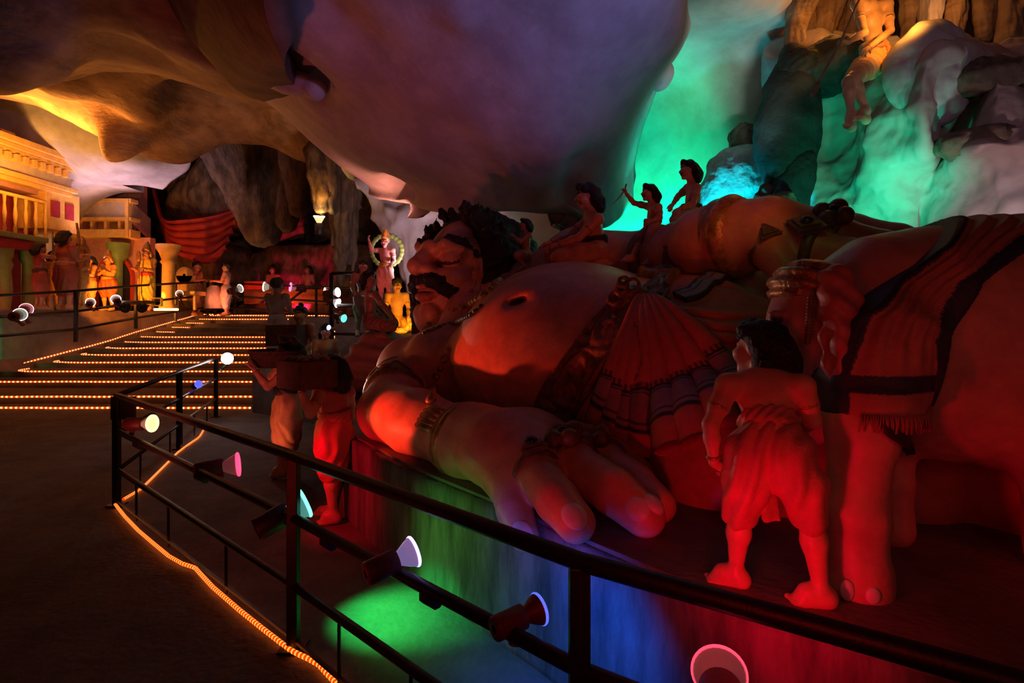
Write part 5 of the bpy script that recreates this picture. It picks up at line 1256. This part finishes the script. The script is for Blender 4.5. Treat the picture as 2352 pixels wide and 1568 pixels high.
quick('crowned_idol', 'pink-lit standing idol with a tall crown before the pale rock', 885, 545, 690, 9.6, (-.2, -1), s=1.15, crown=True, cloth=(.8, .5, .45), skin=(.85, .4, .38), pose='raise', sash=(.7, .4, .1), hstyle='short')
hl = Sculpt(.02); hl.ring(P(888, 575, 9.9), (0, 1, 0), .27, .045, k=.01, flat=.5); 
o = hl.mesh('halo_ring', mat('green_gold_paint', (.12, .15, .03), rough=.5, noise=.4), None, disp=lambda V, n: .006*np.sin(np.arctan2(V[:, 2]-P(888, 575, 9.9)[2], V[:, 0]-P(888, 575, 9.9)[0])*22)); tag(o, 'green and gold flame halo behind the crowned idol', 'halo')
quick('gold_statue', 'golden seated statue with a grey cap blazing in yellow light', 912, 642, 800, 7.9, (.4, -1), s=1.15, pose='lap', cloth=(.9, .6, .15), skin=(.9, .6, .2), sash=None, hstyle='short')
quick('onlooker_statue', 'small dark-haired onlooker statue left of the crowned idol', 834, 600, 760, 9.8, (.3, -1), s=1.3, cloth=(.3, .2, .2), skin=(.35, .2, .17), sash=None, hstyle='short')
# ------------------------------------------------------------ far left court
LZ = 1.78
slab('floor.006', [(-12.4, 12.6), (-11.7, 14.2), (-11.35, 20.6), (-30, 20.6), (-30, 12.0)], LZ-.6, LZ, M_DECK)
def ft(Y, z=LZ): return HY+(EYE-z)*F_PX/Y
GD = (.85, .5, .12); RC = (.42, .1, .07)
quick('soldier_statue', 'leftmost soldier statue in a long red coat, back turned, by the green columns', 92, 560, ft(13.9), 13.9, (.5, .85), cloth=RC, shirt=RC, skin=(.5, .2, .15), sash=(.1, .05, .05), clen=1.3, kilt=True, pose='raise')
quick('soldier_statue', 'soldier statue with bushy black hair and a red coat, back turned to the stairs', 150, 533, ft(14.4), 14.4, (.2, 1), cloth=RC, shirt=RC, skin=(.6, .25, .18), sash=(.6, .3, .2), clen=1.3, kilt=True, fat=1.25, pose='carry')
quick('archer_statue', 'golden crowned archer statue holding a tall bow', 186, 560, ft(15), 15, (-.3, -1), cloth=GD, skin=(.8, .45, .15), sash=(.7, .3, .1), crown=True, pose='raise')
quick('attendant_statue', 'golden attendant statue just right of the archer', 207, 590, ft(15.8), 15.8, (-.4, -1), cloth=GD, skin=(.8, .45, .15), sash=(.5, .2, .1), pose='carry')
quick('attendant_statue', 'shadowed statue between the two red-coated soldiers', 120, 580, ft(15.6), 15.6, (.6, -.6), cloth=(.5, .25, .1), skin=(.55, .3, .14), sash=None, pose='carry')
quick('seated_king_statue', 'crowned golden statue with folded hands half seated before the red arch', 248, 588, ft(16.2), 16.2, (0, -1), cloth=(.7, .2, .05), skin=(.9, .5, .12), sash=GD, crown=True, pose='pray', fat=1.3)
quick('robed_king_statue', 'tall crowned statue in a yellow robe holding a staff', 337, 572, ft(16.6), 16.6, (.05, -1), cloth=(.95, .75, .1), shirt=(.95, .75, .1), skin=(.85, .45, .15), sash=(.7, .1, .05), crown=True, clen=1.6, kilt=True, pose='carry')
quick('farmer_statue', 'bare-chested statue facing right beside the yellow throne', 452, 603, ft(19.4, TZ), 19.4, (1, -.2), cloth=(.75, .4, .25), skin=(.7, .28, .15), sash=None, pose='carry', hstyle='short')
quick('old_man_statue', 'grey-haired statue in a white wrap facing left on the landing', 520, 606, ft(19.2, TZ), 19.2, (-1, -.15), cloth=(.75, .5, .5), skin=(.6, .25, .18), sash=None, pose='carry', hstyle='short', clen=1.5, kilt=True)
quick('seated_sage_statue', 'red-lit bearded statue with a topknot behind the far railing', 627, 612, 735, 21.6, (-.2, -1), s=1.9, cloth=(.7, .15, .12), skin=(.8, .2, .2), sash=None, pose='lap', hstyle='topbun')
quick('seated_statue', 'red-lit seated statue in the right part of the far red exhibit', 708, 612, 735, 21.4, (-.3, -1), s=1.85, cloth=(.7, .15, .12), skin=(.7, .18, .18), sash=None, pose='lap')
# held things
bw = thing('bow', 'tall curved bow held upright beside the archer', 'bow', P(178, 640, 14.6))
tube('bow_limb', [P(176, 512, 14.6), P(183, 560, 14.6), P(178, 600, 14.6), P(186, 650, 14.6), P(182, 700, 14.6)], .03, M_GOLD, bw, 6, True, 24)
tube('bow_string', [P(176, 512, 14.6), P(182, 700, 14.6)], .006, M_GOLDD, bw, 4)
st = thing('staff', 'staff with a leaf-shaped head held by the robed king', 'staff', P(318, 640, 16.3))
tube('shaft', [P(319, 600, 16.3), P(320, 705, 16.3)], .018, M_GOLD, st, 6)
s_ = Sculpt(.02); s_.ell(P(318, 588, 16.3), (.07, .04, .17), k=.01); s_.mesh('staff_head', M_GOLD, st)
st = thing('sword', 'raised sword in front of the leftmost soldier', 'sword', P(122, 560, 13.8)); tube('blade', [P(121, 530, 13.8), P(122, 585, 13.8)], .018, M_GOLDD, st, 4); tube('hilt', [P(122, 585, 13.8), P(122, 592, 13.8)], .028, M_GOLD, st, 6)
# temple front on the left
M_TY = mat('yellow_temple_paint', (.85, .5, .14), rough=.55, noise=.2, scale=6, bump=.2); M_TR = mat('crimson_panel_paint', (.42, .03, .05), rough=.6, noise=.3); M_TG = mat('green_column_paint', (.25, .36, .1), rough=.5, noise=.2)
M_TC = mat('cream_temple_paint', (.62, .5, .42), rough=.6, noise=.2); M_TP = mat('pink_court_paint', (.62, .28, .26), rough=.7, noise=.2)
tm = thing('temple_front', 'ornate yellow painted temple front with balcony above green columns', 'building', (-12.6, 14, LZ))
X0 = -12.55
def tb(name, x0, x1, y0, y1, z0, z1, m, bev=.02): return boxo(name, ((x0+x1)/2, (y0+y1)/2, (z0+z1)/2), (abs(x1-x0)/2, abs(y1-y0)/2, (z1-z0)/2), m, tm, None, bev)
tb('wall', X0-1.2, X0-.25, 9.5, 16.0, 4.9, 5.6, M_TP)
for i, (dx, z0, z1) in enumerate(((.35, 5.95, 6.12), (.22, 5.82, 5.95), (.12, 5.72, 5.82), (.02, 5.25, 5.72), (.16, 5.12, 5.25), (.05, 5.0, 5.12))):
    tb('cornice', X0-1.2, X0+dx*.6, 9.5, 16.1+dx, z0, z1, M_TY if i != 3 else M_TC)
for i in range(12): tb('dentil', X0-.05, X0+.12, 12.9+i*.26, 13.02+i*.26, 5.5, 5.7, M_TY, .005)
for i in range(3): tb('roof_tier', X0-1.1, X0-.25-i*.12, 10.5, 14.6-i*.35, 6.12+i*.22, 6.34+i*.22, M_TY)
for i in range(4): tb('roof_window', X0-.3, X0-.2, 12.4+i*.5, 12.65+i*.5, 6.16, 6.3, M_TR, .005)
MB().lathe((X0-.4, 15.7, 6.1), (0, 0, 1), [(.45, 0), (.42, .1), (.5, .16), (.36, .3), (.4, .38), (.22, .55), (.1, .62), (.02, .8)], 12).build('corner_finial', M_TY, tm, True)
# sloping end bay
tb('end_bay', X0-1.2, X0-.05, 15.3, 16.5, 4.0, 5.1, M_TY); 
for i in range(2): tb('bay_window', X0-.06, X0-.02, 15.45+i*.5, 15.75+i*.5, 4.35, 4.8, M_TR, .005)
tb('balcony_floor', X0-1.2, X0+.12, 9.5, 15.2, 3.58, 3.72, M_TG); tb('balcony_rail', X0-.02, X0+.1, 9.5, 15.2, 4.62, 4.7, M_TY); tb('backing_wall', X0-1.3, X0-.9, 9.5, 16.0, 3.7, 5.0, M_TR)
for i in range(9):
    y = 12.7+i*.31; MB().lathe((X0+.04, y, 3.72), (0, 0, 1), [(.03, 0), (.05, .08), (.03, .2), (.055, .45), (.03, .7), (.045, .9)], 8).build('baluster', M_TY, tm, True)
tb('lintel', X0-1.2, X0+.05, 9.5, 15.2, 3.3, 3.58, M_TR)
tb('back_panel', X0-1.3, X0-.8, 9.5, 15.4, LZ-.3, 3.4, M_TR)
for y in (13.15, 13.95, 14.7):
    MB().lathe((X0+.0, y, LZ-.3), (0, 0, 1), [(.22, 0), (.22, .15), (.15, .2), (.14, 1.5), (.2, 1.6), (.22, 1.82)], 16).build('column', M_TG, tm, True)
MB().lathe((X0-.3, 14.35, LZ), (0, 0, 1), [(.1, 0), (.16, .5), (.12, 1.0), (.17, 1.15), (.1, 1.32), (.02, 1.4)], 14).build('niche_figure', M_TC, tm, True)
# court behind the arch
ct = thing('palace_balcony', 'cream balcony with orange beams seen through the grey arch', 'building', P(240, 640, 18.8))
def cbox(name, p0, p1, Y, d, m, par=ct):
    a = P(*p0, Y); b_ = P(*p1, Y); c_ = (a+b_)/2; c_[1] = Y+d/2; return boxo(name, c_, (abs(b_[0]-a[0])/2, d/2, abs(b_[2]-a[2])/2), m, par, None, .015)
cbox('balcony_panel', (95, 462), (292, 502), 18.6, .3, M_TC); cbox('beam', (90, 455), (300, 464), 18.5, .4, M_TY); cbox('beam', (90, 498), (300, 506), 18.5, .5, M_TY)
cbox('beam', (286, 455), (294, 545), 18.45, .2, M_TY); cbox('frieze', (90, 506), (300, 528), 18.8, .3, mat('ochre_paint', (.4, .22, .1), rough=.7, noise=.3)); cbox('beam', (90, 526), (300, 545), 18.5, .5, M_TY)
for i in range(6): cbox('bracket', (110+i*32, 506), (116+i*32, 528), 18.6, .2, M_TY)
sd = P(294, 462, 18.5); sd2 = P(336, 500, 19.9)
MB().add([sd, sd2, P(336, 545, 19.9), P(294, 505, 18.5), sd+V3(.0, .25, 0), sd2+V3(0, .25, 0), P(336, 545, 19.9)+V3(0, .25, 0), P(294, 505, 18.5)+V3(0, .25, 0)], [(0, 1, 2, 3), (7, 6, 5, 4), (0, 4, 5, 1), (3, 2, 6, 7), (1, 5, 6, 2), (0, 3, 7, 4)]).build('side_panel', M_TC, ct)
tube('side_beam', [sd, sd2, P(336, 556, 19.9), P(300, 545, 18.6)], .07, M_TY, ct, 4)
cbox('upper_wall', (200, 420), (290, 457), 19.8, .3, M_TP); cbox('pillar', (290, 420), (322, 500), 19.9, .4, M_TP); cbox('window', (215, 425), (228, 455), 19.75, .1, M_TR)
cbox('court_wall', (85, 545), (345, 700), 19.0, .3, M_TP)
aw = []
for rr_, mm_, yy in ((.62, mat('red_arch_paint', (.6, .06, .03), rough=.5), 18.85), (.5, mat('arch_shade', (.02, .015, .015)), 18.8)):  # inner dark panel is painted shade inside the red arch
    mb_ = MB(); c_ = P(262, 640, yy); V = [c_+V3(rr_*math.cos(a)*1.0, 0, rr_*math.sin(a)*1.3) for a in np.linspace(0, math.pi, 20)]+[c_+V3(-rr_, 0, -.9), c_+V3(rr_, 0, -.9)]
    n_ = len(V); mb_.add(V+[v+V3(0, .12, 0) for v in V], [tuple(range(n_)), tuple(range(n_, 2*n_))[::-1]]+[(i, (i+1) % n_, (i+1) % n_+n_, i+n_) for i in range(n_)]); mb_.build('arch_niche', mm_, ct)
MB().lathe(P(272, 600, 18.7), (0, 0, 1), [(.12, -1.5), (.14, .0), (.3, .15), (.3, .3), (.34, .45), (.34, .6)], 16).build('green_capital', M_TG, ct, True)
cl_ = thing('court_column', 'orange-lit column with carved capital at the right of the court', 'column', P(385, 700, 18))
MB().lathe(P(387, 712, 18), (0, 0, 1), [(.27, 0), (.27, .15), (.2, .22), (.18, 1.45), (.24, 1.52), (.19, 1.6), (.26, 1.8), (.36, 1.95), (.36, 2.08)], 20).build('shaft', M_TY, cl_, True)
# throne, cart, low walls
tr = thing('throne', 'yellow high-backed throne with curved top left of the bare-chested statue', 'throne', P(425, 700, 19))
def tbx(nm, p0, p1, Y, d, m, par): return cbox(nm, p0, p1, Y, d, m, par)
tbx('back', (403, 632), (447, 690), 19.1, .12, M_TY, tr); tbx('seat', (403, 668), (447, 678), 18.4, .7, M_TY, tr); tbx('leg', (402, 676), (407, 712), 18.4, .1, M_TY, tr); tbx('leg', (443, 676), (449, 712), 18.4, .1, M_TY, tr)
MB().lathe(P(425, 632, 19.15), (0, 1, 0), [(.05, -.05), (.28, -.05), (.28, .05), (.05, .05)], 20).build('crest', M_TY, tr, True)
crt = thing('cart', 'small two-wheeled equipment cart under the robed king', 'cart', P(305, 712, 14.6))
cbox('deck', (278, 690), (330, 697), 14.6, .5, M_GOLDD, crt)
for wx in (288, 326): MB().lathe(P(wx, 706, 14.5), (0, 1, 0), [(.03, -.03), (.13, -.03), (.14, 0), (.13, .03), (.03, .03)], 20).build('wheel', M_RAIL, crt, True)
lb = thing('light_box', 'glowing yellow box frame on the deck left of the throne', 'lamp', P(355, 702, 16))
cbox('tube', (352, 708), (406, 713), 15.9, .1, mat('tube_glow', (1, .7, .3), emit=9, ecol=(1, .55, .12)), lb)
for (a, b_) in (((345, 683), (370, 686)), ((345, 700), (370, 703)), ((345, 683), (348, 703)), ((367, 683), (370, 703))): cbox('frame_bar', a, b_, 16.2, .1, M_TY, lb)
M_OR = mat('orange_wall_paint', (.75, .16, .04), rough=.6, noise=.25, scale=3)
lw = thing('low_exhibit_wall', 'low orange-red wall in front of the far red exhibit', 'wall', P(670, 700, 20.8))
cbox('wall_panel', (560, 664), (760, 697), 20.9, .2, M_OR, lw); cbox('end_panel', (560, 645), (612, 690), 21.6, .2, M_OR, lw)
# red drape
dp = []; 
top = catmull([P(352, 425, 21.2), P(380, 500, 20.6), P(430, 505, 20.2), P(500, 492, 20.0), P(556, 470, 20.0)], 50); botm = catmull([P(372, 520, 21.2), P(400, 562, 20.6), P(440, 580, 20.2), P(478, 590, 20.0), P(512, 575, 20.0)], 50)
V = []; 
for i in range(24):
    t = i/23; r_ = top*(1-t)+botm*t; u = np.linspace(0, 1, 51); r_ = r_+np.stack([0*u, -.1*np.sin(u*3+t*34)-.12*np.sin(u*5), -.25*np.sin(u*math.pi)*t], 1); V += list(r_)
o = mk('red_drape', V, grid_faces(24, 51), mat('red_drape_cloth', (.5, .04, .03), rough=.7, noise=.3, scale=3), None, True); md = o.modifiers.new('t', 'SOLIDIFY'); md.thickness = .05
tag(o, 'swagged red cloth drape hanging from the cave wall behind the court', 'drape')
boulder('court_rock', 470, 640, 22.6, (2.6, 1.2, 1.3), M_ROCK, 'grey rock hump behind the old man statue', 41, .2)
M_WC = mat('white_cloth', (.7, .55, .55), rough=.7, noise=.2)
MB().lathe(P(492, 708, 19.3), (0, 0, 1), [(.3, 0), (.3, .3), (.22, .7), (.1, .78)], 16).build('x', M_WC) and None
o = bpy.data.objects['x']; o.name = 'wrapped_bundle'; o.data.name = 'wrapped_bundle'; tag(o, 'pale wrapped bundle standing between the two landing statues', 'bundle'); o.data.polygons.foreach_set('use_smooth', [True]*len(o.data.polygons))

MB().box(P(914, 800, 7.9)+V3(0, 0, -.2), (.3, .25, .42)).build('pedestal', M_DARKROCK, None, False, .02)
tag(bpy.data.objects['pedestal'], 'low dark pedestal under the golden seated statue', 'pedestal')

# ------------------------------------------------------------ spotlight fixtures
M_CAN = mat('maroon_lamp_can', (.16, .03, .03), rough=.5, noise=.3, scale=20)
M_CANB = mat('black_lamp_can', (.03, .02, .02), rough=.5)
def emis(name, col, st):
    return mat(name, (.8, .8, .8), rough=.3, emit=st, ecol=col)
def fixture(label, lens_c, face, D, col, rim=8, cone=.6, can=M_CAN, foot_=None, group=None, bulb=True, length=1.7, open_=False):
    """lens_c world centre of the lens, face = direction the lamp shines, D lens diameter"""
    f = nrm(face); r = D/2; c = np.asarray(lens_c, float)
    root = thing('spotlight', label, 'spotlight', foot_ if foot_ is not None else c-V3(0, 0, D), group)
    key = '%.2f_%.2f_%.2f' % col
    MB().lathe(c-f*D*length, f, [(r*.3, 0), (r*.72, 0), (r*.78, D*.08), (r*.78, D*(length-.62)), (r*.7, D*(length-.6))], 24).build('housing', can, root, True)
    MB().lathe(c-f*D*.62, f, [(r*.42, 0), (r*.5, D*.1), (r*.8, D*.36), (r*.98, D*.56), (r, D*.6)], 28, False).build('bulb', can if not bulb else mat('reflector_glass_'+key, (.8, .75, .75), rough=.2, emit=cone*.3, ecol=tuple(.15+.85*x for x in col)), root, True)
    MB().lathe(c, f, [(r*.05, .012*D), (r*.8, .01*D), (r*.86, 0)], 28, False).build('lens', emis('lens_'+key, tuple(.04+.96*x for x in col), rim*.6), root, True)
    th = np.linspace(0, 2*math.pi, 33); a_ = nrm(np.cross(f, (0, 0, 1))); b_ = np.cross(f, a_)
    tube('lens_rim', [c+(math.cos(t)*a_+math.sin(t)*b_)*r*.93 for t in th], r*.13, emis('rim_'+key, tuple(.03+.97*x for x in col), rim), root, 8)
    if foot_ is not None:
        ft_ = np.asarray(foot_, float); m_ = c-f*D*(length*.75); 
        tube('bracket', [m_-V3(0, 0, r*.6), (m_+ft_)/2-V3(0, 0, r*.2), ft_], [r*.3, r*.25, r*.35], can, root, 8)
        MB().lathe(ft_, (0, 0, 1), [(r*.5, -.008), (r*.5, .01), (r*.3, .02)], 12).build('foot_plate', can, root, True)
    return root
onr = lambda t, z, a=R0, b=R1: rail_z(a+(b-a)*t, z)
fixture('yellow-green lamp shining right from behind the railing corner post', P(350, 972, 4.6), V3(.95, -.12, .05), .135, (1, .8, .25), 2.4, .3, foot_=P(300, 1005, 4.75))
fixture('dazzling white lamp on the far post of the corner railing', P(522, 823, 8.9), V3(.3, -1, .1), .17, (1, .85, .85), 60, 3, M_CANB, foot_=P(505, 850, 9.0))
fixture('small blue lamp between the two rear railing posts', P(456, 882, 7.8), V3(.75, -.6, .25), .10, (.01, .03, 1), 3, .2, foot_=P(440, 905, 7.8))
fixture('lamp with a glowing pink rim on the middle rail near the corner', P(547, 1066, 3.75), V3(.93, .35, .1), .15, (1, .0, .06), 3.4, .3, foot_=P(500, 1098, 3.85))
fixture('lamp with a turquoise rim just right of the tall railing post', P(700, 1155, 2.95), V3(.75, .5, .35), .15, (.1, 1, .8), 3, .8, M_CANB, foot_=P(665, 1195, 2.88))
fixture('big lamp with a violet-white rim clamped on the rail in the foreground', P(950, 1266, 2.2), V3(.8, .5, .22), .115, (.45, .3, 1), 3, .9, foot_=P(890, 1300, 2.2))
fixture('maroon lamp facing away toward the blue-lit plinth', P(1238, 1398, 1.86), V3(.85, .5, .12), .10, (.05, .15, 1), 1, .0, bulb=False, foot_=P(1185, 1470, 1.8))
fixture('lamp with a bright red ring at the bottom edge below the boy', P(1652, 1546, 1.36), V3(.32, 1, -.12), .124, (1, .0, .03), 3.2, .35, foot_=P(1648, 1700, 1.26))
fixture('turquoise lamp low beside the green floor at the far left', P(46, 722, 12.4), V3(-.4, .8, .1), .26, (.5, 1, .85), 5, .6, foot_=P(52, 745, 12.4))
fixture('pink lamp right above the turquoise one at the far left', P(60, 710, 12.8), V3(-.5, .8, .1), .26, (1, .2, .4), 5, .6, foot_=P(66, 740, 12.8))
fixture('white lamp on the deck below the shadowed archer group', P(208, 694, 13.9), V3(-.5, .8, .2), .2, (1, .8, .7), 6, .8, foot_=P(216, 712, 13.9))
fixture('white lamp on the deck below the praying king', P(266, 687, 14.5), V3(-.6, .7, .2), .22, (1, .85, .8), 8, 1, foot_=P(276, 706, 14.5))
fixture('small lamp on the deck in front of the throne', P(412, 674, 17), V3(-.5, .7, .3), .2, (1, .7, .4), 6, .8, foot_=P(420, 700, 17))
fixture('white lamp near the rail between the landing statues', P(552, 662, 18.4), V3(.3, .6, .2), .26, (1, .9, .7), 9, .8, foot_=P(552, 690, 18.4))
fixture('yellowish lamp left of the topknot sage', P(607, 658, 19), V3(-1, -.15, .1), .3, (1, .9, .6), 6, .8, foot_=P(600, 695, 19))
fixture('pink lamp on the rail in front of the red exhibit', P(667, 659, 19), V3(-.8, -.5, .1), .3, (1, .1, .25), 3, .8, foot_=P(667, 690, 19))
fixture('small orange lamp at the right end of the low orange wall', P(745, 670, 18), V3(-.8, -.4, .1), .26, (1, .6, .3), 7, .8, foot_=P(750, 700, 18))
fixture('upper white lamp beside the square railing frame', P(776, 671, 10), V3(1, -.25, .1), .16, (1, .85, .8), 9, 1, foot_=P(780, 700, 10.2))
fixture('lower white lamp beside the square railing frame', P(776, 696, 10), V3(1, -.2, -.4), .16, (1, .85, .8), 9, 1, foot_=P(782, 716, 10.2))
fixture('green lamp beside the square railing frame', P(790, 731, 9.6), V3(.9, -.4, -.2), .13, (.05, 1, .5), 3, .5, foot_=P(776, 742, 9.7))
fixture('tiny blue lamp under the railing near the kneeling statue', P(755, 752, 8.2), V3(-.4, -.9, .2), .07, (.1, .3, 1), 9, .5)
fixture('orange lamp under the hanging rock pillar', P(733, 497, 12.8), V3(.05, -.15, 1), .24, (1, .6, .15), 45, 4, M_CANB, foot_=P(746, 470, 13.02))
